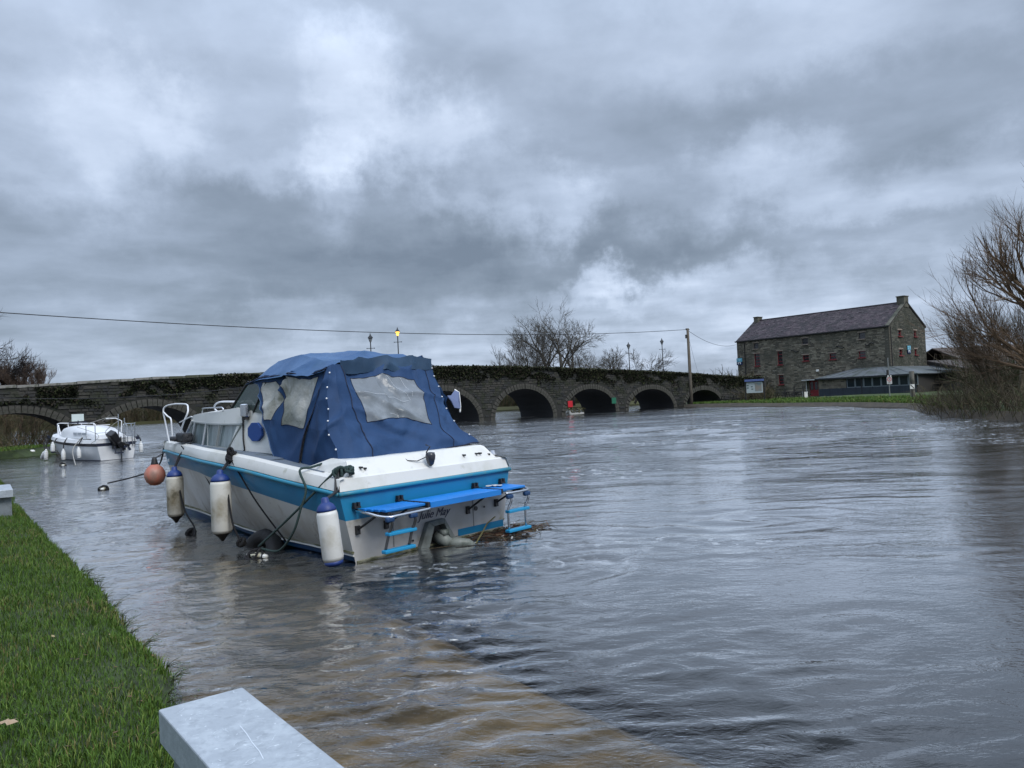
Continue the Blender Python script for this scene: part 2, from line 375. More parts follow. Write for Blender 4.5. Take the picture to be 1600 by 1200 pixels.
# grass blades
def grass(name, region, n, hmin, hmax, wid, label, mats, minid=None):
    mb = MB()
    k = 0; tries = 0
    while k < n and tries < n*6:
        tries += 1
        r = region()
        if r is None: continue
        x, y, z, sc = r
        cl = mnoise.noise(Vector((x*2.6, y*2.6, 3.1))); c2 = mnoise.noise(Vector((x*9, y*9, 7)))
        h = rnd(hmin, hmax)*(1+.55*cl+.35*c2)*sc; a = rnd(0, 2*PI); lean = rnd(.15, .95)*h; w = wid*rnd(.6, 1.3)*(.7+.3*sc)
        ca, sa = math.cos(a), math.sin(a); t = a + rnd(-.7, .7); lx, ly = math.cos(t)*lean, math.sin(t)*lean
        p0 = (x-sa*w, y+ca*w, z-.01); p1 = (x+sa*w, y-ca*w, z-.01)
        p2 = (x+lx*.45+sa*w*.8, y+ly*.45-ca*w*.8, z+h*.62); p3 = (x+lx*.45-sa*w*.8, y+ly*.45+ca*w*.8, z+h*.62); p4 = (x+lx, y+ly, z+h*.92)
        o = len(mb.v); mb.v += [p0, p1, p2, p3, p4]; mi = 0
        u = random.random() + .35*mnoise.noise(Vector((x*1.4, y*1.4, 11)))
        mi = 0 if u < .42 else 1 if u < .78 else 2 if u < .95 else 3
        mb.f += [(o, o+1, o+2, o+3), (o+3, o+2, o+4)]; mb.m += [mi, mi]; k += 1
    o = mb.build(name, mats); return tag(o, label, 'grass', kind='stuff')
gm = [M('grass_a', (.068,.130,.017), .75, spec=.25), M('grass_b', (.040,.084,.012), .8, spec=.25), M('grass_c', (.115,.165,.030), .7, spec=.25), M('grass_d', (.17,.15,.06), .85, spec=.2)]
def reg_near():
    y = 1.6 + 26.0*(random.random()**2.6)
    left = -.72*y - .4; e = bank_x(y)
    x = rnd(left, e + .03)
    d = e - x
    if d < -.03: return None
    return x, y, bank_z(max(d, 0)), (1.0 if y < 6 else 1.15)*(1.25 if d < .12 else 1)
grass('bank_grass', reg_near, 120000, .024, .060, .0026, 'short green grass on the near bank at lower left', gm)
# weeds overhanging the edge
wd = MB()
for i in range(46):
    y = 2.6 + 7*random.random()**1.3; x = bank_x(y); z = .06
    for s in range(6):
        a = rnd(-1.2, 1.0); ln = rnd(.06, .2); p = Vector((x, y, z)); d = Vector((math.cos(a)*.8, math.sin(a)*.8, rnd(.1, 1.0))).normalized()
        q_ = [p + d*ln*t + Vector((0, 0, -.3*ln*t*t)) for t in (0, .5, 1)]; wd.tube(q_, [.0025, .002, .001], 3, 0)
        for t in (.3, .5, .7, .85, 1):
            c = p + d*ln*t; u = Vector((rnd(-1,1), rnd(-1,1), rnd(-.3,.6))).normalized()*rnd(.008,.018); w = u.cross(Vector((0,0,1)))*.6
            wd.quad(c, c+u*.5+w*.5, c+u, c+u*.5-w*.5, 1)
tag(wd.build('edge_weeds', [M('stem', (.05,.06,.02), .8), M('weed_leaf', (.05,.085,.025), .7)]), 'small leafy weeds overhanging the bank edge', 'weeds', kind='stuff')
lt_ = MB()
for i in range(260):
    y = 1.8+9*random.random()**1.6; e_ = bank_x(y); d_ = abs(random.gauss(0, .55)); x = e_-d_+.02
    if x < -.72*y-.3: continue
    c = Vector((x, y, bank_z(max(d_,0))+rnd(.01,.04))); a = rnd(0, 2*PI); u = Vector((math.cos(a), math.sin(a), rnd(-.3,.3)))*rnd(.008,.022); w = Vector((-math.sin(a), math.cos(a), rnd(-.3,.3)))*rnd(.004,.010)
    lt_.quad(c-u, c+w, c+u, c-w, random.choice((0,0,1,2)))
tag(lt_.build('leaf_litter', [M('litter_brown', (.11,.065,.035), .9), M('litter_straw', (.27,.22,.11), .9), M('litter_dark', (.04,.03,.02), .9)]), 'scraps of dead leaf and straw in the bank grass', 'leaf litter', kind='stuff')
# fallen leaf
lf = MB(); c = at(12, 1122, Y=3.55); c.z = bank_z(.8)+.10
pts = [Vector((math.cos(a)*r, math.sin(a)*r, .006*math.sin(a*3))) + c for a, r in zip(np.linspace(0, 2*PI, 13)[:-1], (.05,.025,.045,.022,.05,.02,.045,.022,.04,.02,.045,.025))]
lf.add([c+Vector((0,0,.008))]+pts, [(0,i+1,(i+1)%12+1) for i in range(12)]); tag(lf.build('dead_leaf', M('dead_leaf', (.36,.26,.17), .8)), 'pale brown fallen leaf lying on the grass at lower left', 'leaf')

# ---- far left bank in front of the first arch
def patch(name, outline, z, mat, label, depth=1.2, sub=None):
    m_ = MB(); m_.prism([(x, y, z-depth) for x, y in outline], (0, 0, depth)); return tag(m_.build(name, mat), label, kind='structure')
def mound(name, pts, z0, z1, mat, label):
    """a bank: outline at water level, raised shoulder inset a little"""
    c = Vector((sum(p[0] for p in pts)/len(pts), sum(p[1] for p in pts)/len(pts), 0)); m_ = MB(); n = len(pts)
    r0 = [Vector((x, y, -1.0)) for x, y in pts]; r1 = [Vector((x, y, z0)) for x, y in pts]
    r2 = [p + (c-p).normalized()*.5 for p in r1]; r2 = [Vector((p.x, p.y, z1)) for p in r2]
    m_.add(r0+r1+r2, [(i,(i+1)%n,n+(i+1)%n,n+i) for i in range(n)] + [(n+i,n+(i+1)%n,2*n+(i+1)%n,2*n+i) for i in range(n)] + [tuple(range(2*n,3*n))])
    return tag(m_.build(name, mat), label, kind='structure')
mound('left_bank', [(-60,26),(-27,33),(-24.2,34.0),(-22.6,35.6),(-22.4,37.6),(-24.5,38.9),(-29.5,36.3),(-31,37.5),(-62,22)], .03, .36, m_turf, 'grassy bank at the foot of the bridge, left edge')
mound('left_bank_upstream', [(-90,25),(-36,36.5),(-38,42),(-60,75),(-116,142),(-300,300),(-300,0)], .1, .8, m_soil, 'brown bank beyond the bridge at left')
mound('upstream_bank', [(-170,118),(-97,141),(-70,163),(-40,140),(-16,116),(-4,102),(10,96),(30,92),(60,110),(400,160),(400,700),(-400,700)], .15, .55, m_field, 'flat field bank seen through the arches')
# ---- right bank: lawn before the mill
RB = [(16.2,71.8),(17.0,68.6),(18.6,65.6),(19.8,60),(21.5,54),(22.4,48.5),(21.8,42),(19.6,36),(17.9,31.5),(17.4,25),(17.6,15),(19,0),(22,-15)]
rbp = MB(); G = []
for x, y in RB:
    nx, ny = (1, .15)
    zz = .30
    G.append([(x-.4, y, -1.0), (x-.05, y, -.05), (x+.15, y, .05), (x+.6, y+.3, zz), (x+1.5, y+1.2, zz+.02), (x+10, y+8, .22), (x+60, y+20, .2), (x+1400, y+100, .5)])
rbp.grid(G)
G2 = [[(x+.15, y+z_, .02+z_*.001) for z_ in (0,)] for x, y in RB]
tag(rbp.build('mill_lawn', m_lawn, smooth=False), 'lawn in front of the stone mill', kind='structure')
bk = MB()
bk.grid([[(16.0,72.2,-1),(16.0,72.2,.12),(18,82,.14),(22,140,.3)],[(18,66.6,-1),(18,66.6,.12),(40,95,.15),(60,140,.3)]])
tag(bk.build('mill_ground', m_lawn), 'grassy ground between bridge and mill', kind='structure')
ms = MB(); G = []
for i in range(len(RB)-1):
    for t in (0, .5):
        x = RB[i][0]*(1-t)+RB[i+1][0]*t; y = RB[i][1]*(1-t)+RB[i+1][1]*t
        j = rnd(-.08, .08)
        G.append([(x-.7+j, y-.3, -.3), (x-.45+j, y-.25, .03+rnd(0,.06)), (x+.0+j, y, .30+rnd(-.06,.03)), (x+.75, y+.4, .27)])
ms.grid(G); tag(ms.build('muddy_edge', m_soil), 'dark muddy waterline edge of the mill lawn', kind='structure')

# ------------------------------------------------------------------ masonry
def stones(mb, P0, U, Nn, ulen, zlo, zhi, inside, cw=(.25,.6), ch=(.11,.19), prot=(.012,.05), nm=4, gap=.014, Vv=Vector((0,0,1))):
    """rubble courses proud of a wall: inside(u0,u1,z0,z1) says where"""
    P0 = Vector(P0); z = zlo
    while z < zhi:
        h = rnd(*ch); u = rnd(-.3, 0)
        while u < ulen:
            w = rnd(*cw); r = inside(u, u+w, z, z+h)
            if r:
                p = rnd(*prot); j = [rnd(-.012,.012) for _ in range(8)]; g_ = gap
                a = [(u+g_+j[0], z+g_+j[1]), (u+w-g_+j[2], z+g_+j[3]), (u+w-g_+j[4], z+h-g_+j[5]), (u+g_+j[6], z+h-g_+j[7])]
                base = [P0+U*q[0]+Vv*q[1] for q in a]; cx = sum(q[0] for q in a)/4; cz = sum(q[1] for q in a)/4
                top = [P0+U*(cx+(q[0]-cx)*.86)+Vv*(cz+(q[1]-cz)*.8)+Nn*p for q in a]
                mi = random.randrange(nm)
                mb.add(base+top, [(4,5,6,7),(0,1,5,4),(1,2,6,5),(2,3,7,6),(3,0,4,7)], mi)
            u += w
        z += h
# ---- bridge
BP = Vector((1, 61, 0)); BU = Vector((.788, .616, 0)); BN = Vector((.616, -.788, 0)); BW = 4.2   # BN faces the camera
ARCH = [(-34.1,2.95,2.12),(-27.6,2.95,2.20),(-21.0,2.95,2.28),(-14.4,2.95,2.36),(-7.7,3.1,2.42),(-.15,2.95,2.34),(7.1,2.95,2.11),(14.7,3.05,1.86),(22.2,2.7,1.55)]
PT = ([-46,-34.5,-27.5,-22,-14,-7,-3.5,3,9.4,15,20,24.5,28.5,33], [3.15,3.45,3.74,3.9,4.08,4.16,4.12,3.93,3.66,3.42,3.14,2.86,2.62,2.5])
def par_z(t): return float(np.interp(t, *PT))
def arch_z(t, grow=0.):
    for c, a, h in ARCH:
        if abs(t-c) < a+grow: return (h+grow)*math.sqrt(max(0, 1-((t-c)/(a+grow))**2))
    return None
def bpt(t, z, n=0): return BP + BU*t + BN*n + Vector((0, 0, z))
m_mortar = M('bridge_mortar', (.028,.028,.026), .95, layers=[((.02,.024,.014), 1.5, .45, .65)], bump=(6, .8))
bst = [M('bridge_stone_%d' % i, c, .92, layers=[((.028,.032,.018), 1.3, .46, .62), ((.11,.11,.10), 9, .62, .8)], bump=(14, .7)) for i, c in enumerate([(.034,.035,.035), (.046,.045,.042), (.025,.027,.028), (.058,.055,.048)])]
m_ring = M('ring_stone', (.074,.070,.062), .9, layers=[((.045,.046,.036), 2.5, .42, .62), ((.14,.13,.115), 8, .62, .78)], bump=(12, .6))
m_soffit = M('arch_soffit', (.035,.036,.038), .95, bump=(5, .6))
bridge = empty('stone_bridge', BP, math.atan2(BU.y, BU.x), 'long low grey stone bridge of many arches across the river', 'bridge')
def bl(t, z, n=0): return Vector((t, -n, z))     # bridge-local
body = MB(); ts = []
t = -46.0
while t < 33: ts.append(t); t += .25
for c, a, h in ARCH: ts += [c-a, c+a] + [c+a*math.sin(k*PI/26) for k in range(-12, 13)]
ts = sorted(set(round(x, 4) for x in ts if -46 <= x <= 33))
for t0, t1 in zip(ts[:-1], ts[1:]):
    tm = (t0+t1)/2; op = arch_z(tm) is not None
    def lo(t):
        if not op: return -1.6
        z = arch_z(t); return 0 if z is None else z
    z0, z1 = lo(t0), lo(t1); p0, p1 = par_z(t0), par_z(t1)
    body.quad(bl(t0,z0), bl(t1,z1), bl(t1,p1), bl(t0,p0), 0)
    body.quad(bl(t1,z1,-BW), bl(t0,z0,-BW), bl(t0,p0,-BW), bl(t1,p1,-BW), 0)
    body.quad(bl(t0,p0), bl(t1,p1), bl(t1,p1,-.4), bl(t0,p0,-.4), 0); body.quad(bl(t0,p0,-.4), bl(t1,p1,-.4), bl(t1,p1-1,-.4), bl(t0,p0-1,-.4), 0)
    body.quad(bl(t0,p0-1,-.4), bl(t1,p1-1,-.4), bl(t1,p1-1,-BW+.4), bl(t0,p0-1,-BW+.4), 0)
    body.quad(bl(t0,p0,-BW+.4), bl(t1,p1,-BW+.4), bl(t1,p1,-BW), bl(t0,p0,-BW), 0); body.quad(bl(t0,p0-1,-BW+.4), bl(t1,p1-1,-BW+.4), bl(t1,p1,-BW+.4), bl(t0,p0,-BW+.4), 0)
    if op: body.quad(bl(t1,z1), bl(t0,z0), bl(t0,z0,-BW), bl(t1,z1,-BW), 1)
for c, a, h in ARCH:
    for s in (-1, 1):
        x = c+s*a; body.quad(bl(x,-1.6), bl(x,0), bl(x,0,-BW), bl(x,-1.6,-BW), 1)
body.build('spandrel_wall', [m_mortar, m_soffit], bridge)
rub = MB()
def binside(u0, u1, z0, z1):
    t0, t1 = u0-46, u1-46
    if z1 > min(par_z(t0), par_z(t1)) - .02: return False
    for tt in (t0, (t0+t1)/2, t1):
        g_ = arch_z(tt, .40)
        if g_ is not None and z0 < g_ + .02: return False
    return t0 > -45.5 and t1 < 32.5
stones(rub, bl(-46, 0), Vector((1,0,0)), Vector((0,-1,0)), 78, -.1, 4.3, binside, cw=(.28,.75), ch=(.13,.22), prot=(.015,.06))
tag(rub.build('rubble_stone', bst, bridge), kind='stuff')
# voussoirs, each a stone
vm_ = []
for k in range(5):
    v_ = MB(); w = .115; t_ = .2; j = [rnd(-.012,.012) for _ in range(8)]
    v_.box8([(-w+j[0],-.07+j[1],-.2),(w+j[2],-.07+j[3],-.2),(w+j[2],.1,-.2),(-w+j[0],.1,-.2),(-w*1.06+j[4],-.07+j[5],.2+j[6]),(w*1.06+j[4],-.07+j[5],.2+j[7]),(w*1.06,.1,.2+j[7]),(-w*1.06,.1,.2+j[6])])
    vm_.append(v_.mesh('arch_stone', m_ring))
for c, a, h in ARCH:
    pts = [(c+a*math.cos(PI*k/400), h*math.sin(PI*k/400)) for k in range(401)]
    cum = np.concatenate([[0], np.cumsum([math.dist(pts[i], pts[i+1]) for i in range(400)])]); n = int(cum[-1]/.262)
    for i in range(n):
        s = (i+.5)/n*cum[-1]; k = int(np.searchsorted(cum, s)); x, z = pts[min(k,400)]
        nx, nz_ = (x-c)/a**2, z/h**2; l = math.hypot(nx, nz_); nx /= l; nz_ /= l
        if z < -.05: continue
        link('arch_stone', random.choice(vm_), bridge, (x+nx*(.205), rnd(-.02,.015), z+nz_*.205), (0, math.atan2(nx, nz_), 0))
# coping stones
cpm = []
for k in range(5):
    c_ = MB(); L_ = 1.0; j = [rnd(-.02,.02) for _ in range(6)]
    c_.box8([(-.49,-.06+j[0],-.03),(.49,-.06+j[1],-.03),(.49,.47,-.03),(-.49,.47,-.03),(-.47,-.03+j[0],.11+j[2]),(.47,-.03+j[1],.11+j[3]),(.47,.44,.11+j[4]),(-.47,.44,.11+j[5])]); cpm.append(c_)
mcop = [M('coping_pale', (.20,.195,.18), .9, layers=[((.07,.075,.055), 2.2, .45, .62)], bump=(10,.5)), M('coping_moss', (.055,.06,.035), .95, layers=[((.10,.10,.085), 4, .55, .75)], bump=(10,.7))]
cpa = [c_.mesh('coping_stone', mcop[0]) for c_ in cpm]; cpb = [c_.mesh('coping_stone', mcop[1]) for c_ in cpm]
t = -45.5
while t < 32:
    w = rnd(.7, 1.15); a_ = math.atan2(par_z(t+w)-par_z(t), w); pale = t < -27 or random.random() < .10
    link('coping_stone', random.choice(cpa if pale else cpb), bridge, (t+w/2, 0, par_z(t+w/2)+rnd(-.01,.02)), (0, -a_, 0), (w, 1, 1))
    t += w
# ivy, moss and dead growth on the face
ivm = [M('ivy_dark', (.010,.013,.007), .9, spec=.2), M('ivy_green', (.020,.028,.010), .85, spec=.2), M('dead_growth', (.034,.027,.018), .95), M('moss', (.040,.046,.016), .95)]
iv = MB()
def leaf(mb, p, s, mi, nrm=None):
    a = Vector((rnd(-1,1), rnd(-1,1), rnd(-1,1))).normalized()*s; b_ = a.cross(Vector((rnd(-1,1), rnd(-1,1), rnd(-1,1)))).normalized()*s*.6
    mb.quad(p-a, p-b_, p+a, p+b_, mi)
k = 0
while k < 42000:
    t = rnd(-45, 32); top = par_z(t); d = abs(random.gauss(0, .55))
    z = top - .10*(t < -24) - d + .13*(random.random() < .22)*(t > -24)
    dens = mnoise.noise(Vector((t*.45, z*.9, 2))) + .5*mnoise.noise(Vector((t*1.6, z*2.2, 5)))
    lim = .15 if t < -5 else -.05
    hang = mnoise.noise(Vector((t*.8, 0, 8)))*.6
    if dens < (-.08 if t < -20 else -.22) + max(0, d-.8-hang)*.9 and (d > .2 or t < -20): k += 1; continue
    if d > 1.7: continue
    g_ = arch_z(t, .42)
    if g_ is not None and z < g_ + .05: continue
    u = random.random() + .4*dens; mi = 0 if u < .55 else 2 if u < .72 else 1 if u < .95 else 3
    leaf(iv, bl(t, z, rnd(.03,.14)), rnd(.05,.11), mi); k += 1
tag(iv.build('ivy', ivm, bridge), kind='stuff')
# scour plinth of brown growth by the right end
# coloured navigation boards and a little white board on the third arch from the right
def arch_board(t, z, mat, label, w=.52, h=.52):
    o = empty('navigation_mark', bpt(t, z, .16), math.atan2(BU.y, BU.x), label, 'sign'); m_ = MB()
    m_.box((0, .0, 0), (w, .04, h)); m_.build('board', mat, o, bevel=.01); q_ = MB(); q_.box((0,.04,0),(w+.06,.035,h+.06)); q_.build('backing', M('board_back', (.02,.02,.02), .8), o)
arch_board(4.62, .92, M('mark_red', (.50,.012,.022), .5), 'square red navigation board at left foot of the middle arch')
arch_board(9.75, 1.0, M('mark_green', (.01,.13,.07), .5), 'square green navigation board at right foot of the middle arch')
tp = empty('mooring_raft', bpt(5.0, .12, .5), math.atan2(BU.y, BU.x), 'low debris raft with white timber caught at the pier under the red board', 'debris')
m_ = MB(); m_.box((0,0,0),(1.5,.12,.14)); m_.box((-.75,.02,.12),(.16,.1,.32)); m_.build('white_timber', M('white_timber', (.42,.42,.40), .8), tp)
m_ = MB()
for i in range(150): leaf(m_, Vector((rnd(-.8,.9), rnd(-.1,.3), rnd(.05,.45))), rnd(.05,.12), random.choice((0,1)))
tag(m_.build('trapped_reeds', [M('reed', (.13,.12,.045), .9), M('reed_dark', (.05,.05,.025), .9)], tp), kind='stuff')

# ---- lamps on the bridge
def lamp_post(t, zb, zt, label, lit=False, back=False):
    n = -(BW-.2) if back else -.2
    o = empty('street_lamp', bpt(t, zb, n), 0, label, 'street lamp', 'lantern lamp posts along the bridge')
    h = zt - zb; blk = M('lamp_black', (.012,.013,.015), .5); m_ = MB()
    m_.lathe([(.11,0),(.11,.35),(.07,.45),(.055,1.1),(.06,1.15),(.04,1.25),(.035,h-.62),(.05,h-.6),(.03,h-.56)], n=10); m_.build('post', blk, o, smooth=False)
    m_ = MB(); m_.tube([(-.26,0,h-1.0),(.26,0,h-1.0)], .018, 6); m_.lathe([(.03,-.03),(.03,.03)], (-.26,0,h-1.0), 8); m_.lathe([(.03,-.03),(.03,.03)], (.26,0,h-1.0), 8); m_.build('ladder_bar', blk, o)
    m_ = MB(); m_.lathe([(.05,h-.56),(.15,h-.28)], n=6)
    gm_ = M('lamp_lit', (1,.6,.15), .4, emit=(1.0,.50,.08,2.6)) if lit else M('lamp_glass', (.30,.32,.33), .15)
    m_.build('lantern_glass', gm_, o)
    m_ = MB(); m_.lathe([(.20,h-.28),(.17,h-.24),(.09,h-.14),(.05,h-.10),(.03,h-.02),(.008,h+.06)], n=6)
    for k in range(6):
        a = PI/3*k; m_.tube([(.055*math.cos(a),.055*math.sin(a),h-.56),(.155*math.cos(a),.155*math.sin(a),h-.27)], .010, 4)
    m_.build('lantern_frame', blk, o)
lamp_post(-13.3, 3.1, 6.55, 'unlit black lantern lamp post behind the canopy, left of the lit lamp')
lamp_post(-11.15, 3.1, 7.0, 'black lantern lamp post glowing yellow above the blue canopy', True)
lamp_post(12.3, 2.7, 6.1, 'dark lantern lamp post in front of the low spreading bare tree')
lamp_post(16.8, 2.5, 6.5, 'dark lantern lamp post standing against open sky left of the pole')
# ---- utility pole and cables
pole = empty('utility_pole', bpt(18.75, 0, 1.3), 0, 'tall weathered wooden utility pole in front of the bridge', 'utility pole')
pz = at(1070, 515, Y=pole.location.y).z
m_ = MB(); m_.tube([(0,0,-.6),(0,0,2),(0,0,pz+.1)], [.16,.15,.115], 12); m_.build('pole', M('pole_wood', (.115,.098,.075), .85, layers=[((.06,.05,.04), 3, .4, .7, (4,4,.4))], bump=(8,.6,(3,3,.3))), pole, smooth=True)
m_ = MB(); m_.box((-.16,0,pz-.65),(.16,.2,.34)); m_.build('junction_box', M('box_black', (.02,.02,.02), .6), pole)
m_ = MB(); m_.box((0,0,pz-.02),(.34,.07,.07)); m_.lathe([(.04,0),(.05,.05),(.03,.1)], (-.14,0,pz+.02), 8); m_.build('insulator', M('box_black', (.02,.02,.02), .6), pole)
wire_m = M('cable_black', (.015,.015,.017), .6)
def cable(a, b_, sag, r, label, name='overhead_cable'):
    a = Vector(a); b_ = Vector(b_); m_ = MB(); pts = [a.lerp(b_, t) + Vector((0,0,-sag*4*t*(1-t))) for t in np.linspace(0, 1, 40)]
    m_.tube(pts, r, 5); return tag(m_.build(name, wire_m), label, 'cable')
ptop = Vector((pole.location.x-.1, pole.location.y, pz))
cable(ptop, at(-60, 484, Y=33), .75, .022, 'long overhead cable running left from the utility pole across the sky')
def reg_patch():
    x = rnd(-29,-22.8); y = rnd(34.2, 38.4)
    if y > 38.6+(x+24.5)*.55 or y < 33.4+abs(x+24.2)*.3: return None
    return x, y, .40, 1
grass('far_grass', reg_patch, 12000, .05, .14, .012, 'rough green grass on the far left bank', gm)
def reg_lawn():
    i = random.randrange(8); t = random.random(); x = RB[i][0]*(1-t)+RB[i+1][0]*t; y = RB[i][1]*(1-t)+RB[i+1][1]*t; d = 18*random.random()**1.8
    return x+.3+d*.55, y+.2+d*.75, .29-.004*d, 1
grass('lawn_grass', reg_lawn, 26000, .07, .20, .016, 'rough grass covering the lawn before the mill', gm)
# ------------------------------------------------------------------ the mill
TH = math.radians(-52.62); ML, MW, ME, MR = 19.6, 8.4, 7.5, 10.2
MF = Vector((math.cos(TH), math.sin(TH), 0)); MG = Vector((-MF.y, MF.x, 0)); MA = Vector((40.96, 83.10, 0)) - MF*ML
def mw(x, y, z): return MA + MF*x + MG*y + Vector((0,0,z))
mill = empty('stone_mill', MA, TH, 'three storey rubble stone mill with purple slate roof on the far bank', 'mill')
m_mm = M('mill_mortar', (.12,.11,.085), .95, layers=[((.09,.085,.065), .9, .42, .62), ((.26,.24,.20), 3.5, .6, .75)], bump=(9,.6))
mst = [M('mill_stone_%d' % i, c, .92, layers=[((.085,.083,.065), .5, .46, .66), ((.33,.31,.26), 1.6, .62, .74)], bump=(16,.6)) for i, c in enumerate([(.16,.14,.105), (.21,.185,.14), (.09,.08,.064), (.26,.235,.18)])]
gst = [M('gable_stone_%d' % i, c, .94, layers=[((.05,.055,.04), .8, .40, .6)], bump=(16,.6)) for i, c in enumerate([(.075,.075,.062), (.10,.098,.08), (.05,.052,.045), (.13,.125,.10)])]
m_red = M('window_red', (.20,.012,.018), .6); m_dkglass = M('dark_glass', (.012,.013,.016), .12, spec=.8); m_lead = M('grey_frame', (.06,.06,.065), .6)
m_sill = M('sill_red', (.16,.03,.03), .8); m_brick = M('reveal_render', (.27,.22,.18), .9, bump=(12,.4))
# openings: x0,x1,z0,z1,kind
FW = [(2.5,3.2,6.33,7.04,'g'),(9.2,10.0,6.33,7.04,'g'),(16.2,16.95,6.33,7.04,'g'),(2.5,3.3,4.15,5.72,'r'),(5.8,6.5,4.1,5.78,'r'),
      (9.2,10.0,4.34,5.05,'r'),(12.6,13.4,4.28,5.0,'r'),(16.1,16.85,4.25,4.97,'r'),(2.5,3.3,1.95,3.05,'r'),(5.8,6.5,1.7,2.87,'r'),(9.85,11.0,.12,1.98,'door')]
GW = [(2.05,2.85,6.36,7.04,'r'),(5.65,6.35,6.36,7.04,'r'),(2.05,2.85,4.25,4.92,'r'),(5.6,6.2,4.3,4.95,'r')]
def wall_with(mb, P, U, Nn, ulen, ztop, holes, dep, mi=0, ri=1):
    us = sorted(set([0, ulen] + [h[0] for h in holes] + [h[1] for h in holes])); zs = sorted(set([-.4, ztop] + [h[2] for h in holes] + [h[3] for h in holes]))
    f = lambda u, z, n=0: P + U*u + Nn*n + Vector((0,0,z))
    for a, b in zip(us[:-1], us[1:]):
        for c, d in zip(zs[:-1], zs[1:]):
            if any(h[0] <= a and b <= h[1] and h[2] <= c and d <= h[3] for h in holes): continue
            mb.quad(f(a,c), f(b,c), f(b,d), f(a,d), mi)
    for a, b, c, d, _ in holes:
        mb.quad(f(a,c), f(a,d), f(a,d,-dep), f(a,c,-dep), ri); mb.quad(f(b,d), f(b,c), f(b,c,-dep), f(b,d,-dep), ri)
        mb.quad(f(a,d), f(b,d), f(b,d,-dep), f(a,d,-dep), ri); mb.quad(f(b,c), f(a,c), f(a,c,-dep), f(b,c,-dep), ri)
X, Yv, Zv = Vector((1,0,0)), Vector((0,1,0)), Vector((0,0,1)); O3 = Vector((0,0,0))
w_ = MB(); wall_with(w_, O3, X, -Yv, ML, ME, FW, .22)
w_.quad((0,MW,-.4),(0,0,-.4),(0,0,ME),(0,MW,ME)); w_.poly([(0,0,ME),(0,MW/2,MR-.08),(0,MW,ME)]); w_.quad((ML,MW,-.4),(0,MW,-.4),(0,MW,ME),(ML,MW,ME))
w_.build('wall', [m_mm, m_brick], mill)
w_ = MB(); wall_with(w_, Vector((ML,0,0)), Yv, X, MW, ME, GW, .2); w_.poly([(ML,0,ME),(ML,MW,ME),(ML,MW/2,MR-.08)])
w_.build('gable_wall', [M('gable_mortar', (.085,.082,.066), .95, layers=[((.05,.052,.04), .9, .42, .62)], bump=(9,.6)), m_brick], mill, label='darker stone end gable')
def hole_ok(holes, ext=.05):
    return lambda u0, u1, z0, z1: not any(u1 > h[0]-ext and u0 < h[1]+ext and z1 > h[2]-ext and z0 < h[3]+ext for h in holes)
hf = hole_ok(FW); hg = hole_ok(GW)
sm = MB(); stones(sm, O3, X, -Yv, ML, .0, 7.35, lambda a,b,c,d: a > -.02 and b < ML+.02 and d < 7.42 and hf(a,b,c,d), cw=(.22,.62), ch=(.12,.2), prot=(.01,.045))
tag(sm.build('rubble_stone', mst, mill), kind='stuff')
def gin(a,b,c,d):
    if a < -.02 or b > MW+.02: return False
    top = ME + (MR-.1-ME)*(1-abs((a+b)/2-MW/2)/(MW/2)) - .12
    return d < top and hg(a,b,c,d)
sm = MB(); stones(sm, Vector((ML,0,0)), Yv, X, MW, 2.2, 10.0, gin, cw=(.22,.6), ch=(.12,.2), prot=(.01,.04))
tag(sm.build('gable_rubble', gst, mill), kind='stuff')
# quoins at near corner: dressed blocks
z = .2; i = 0
qm = MB(); qm.box((0,0,0),(.5,.5,.27)); qme = qm.mesh('quoin', mst[2])
while z < 7.3:
    link('quoin', qme, mill, (ML-.25+.035+(.0 if i%2 else -.08)*0, .25-.035, z+.14)); z += .30; i += 1
def window(P, U, Nn, a, b, c, d, kind, dep=.16):
    f = lambda u, z_, n=0: P + U*u + Nn*n + Vector((0,0,z_)); R = Matrix((U, -Nn, Zv)).transposed()
    m = m_red if kind == 'r' else m_lead; fr = MB(); t = .07; cz, cx = (c+d)/2, (a+b)/2
    fr.box(f(a+t/2,cz,-dep),(t,.07,d-c),R); fr.box(f(b-t/2,cz,-dep),(t,.07,d-c),R); fr.box(f(cx,d-t/2,-dep),(b-a-2*t,.068,t),R); fr.box(f(cx,c+t/2,-dep),(b-a-2*t,.068,t),R)
    n = 3 if d-c > 1.2 else 2 if d-c > .9 else 1
    for k in range(1, n+1 if n > 1 else 2):
        zz = c+(d-c)*k/(n+1 if n > 1 else 2); fr.box(f(cx,zz,-dep),(b-a-2*t,.05,.05),R)
    wf = fr.build('window', m, mill)
    gl = MB(); gl.box(f(cx,cz,-dep-.02),(b-a-t,.02,d-c-t),R); gl.build('pane', m_dkglass, wf)
    sl = MB(); sl.box(f(cx,c-.05,.04),(b-a+.14,.22,.10),R); sl.build('sill', m_sill if kind == 'r' else m_brick, wf)
    ln = MB(); ln.box(f(cx,d+.07,.012),(b-a+.25,.05,.13),R); ln.build('lintel', m_brick, wf)
for h in FW[:-1]: window(O3, X, -Yv, *h)
for h in GW: window(Vector((ML,0,0)), Yv, X, *h)
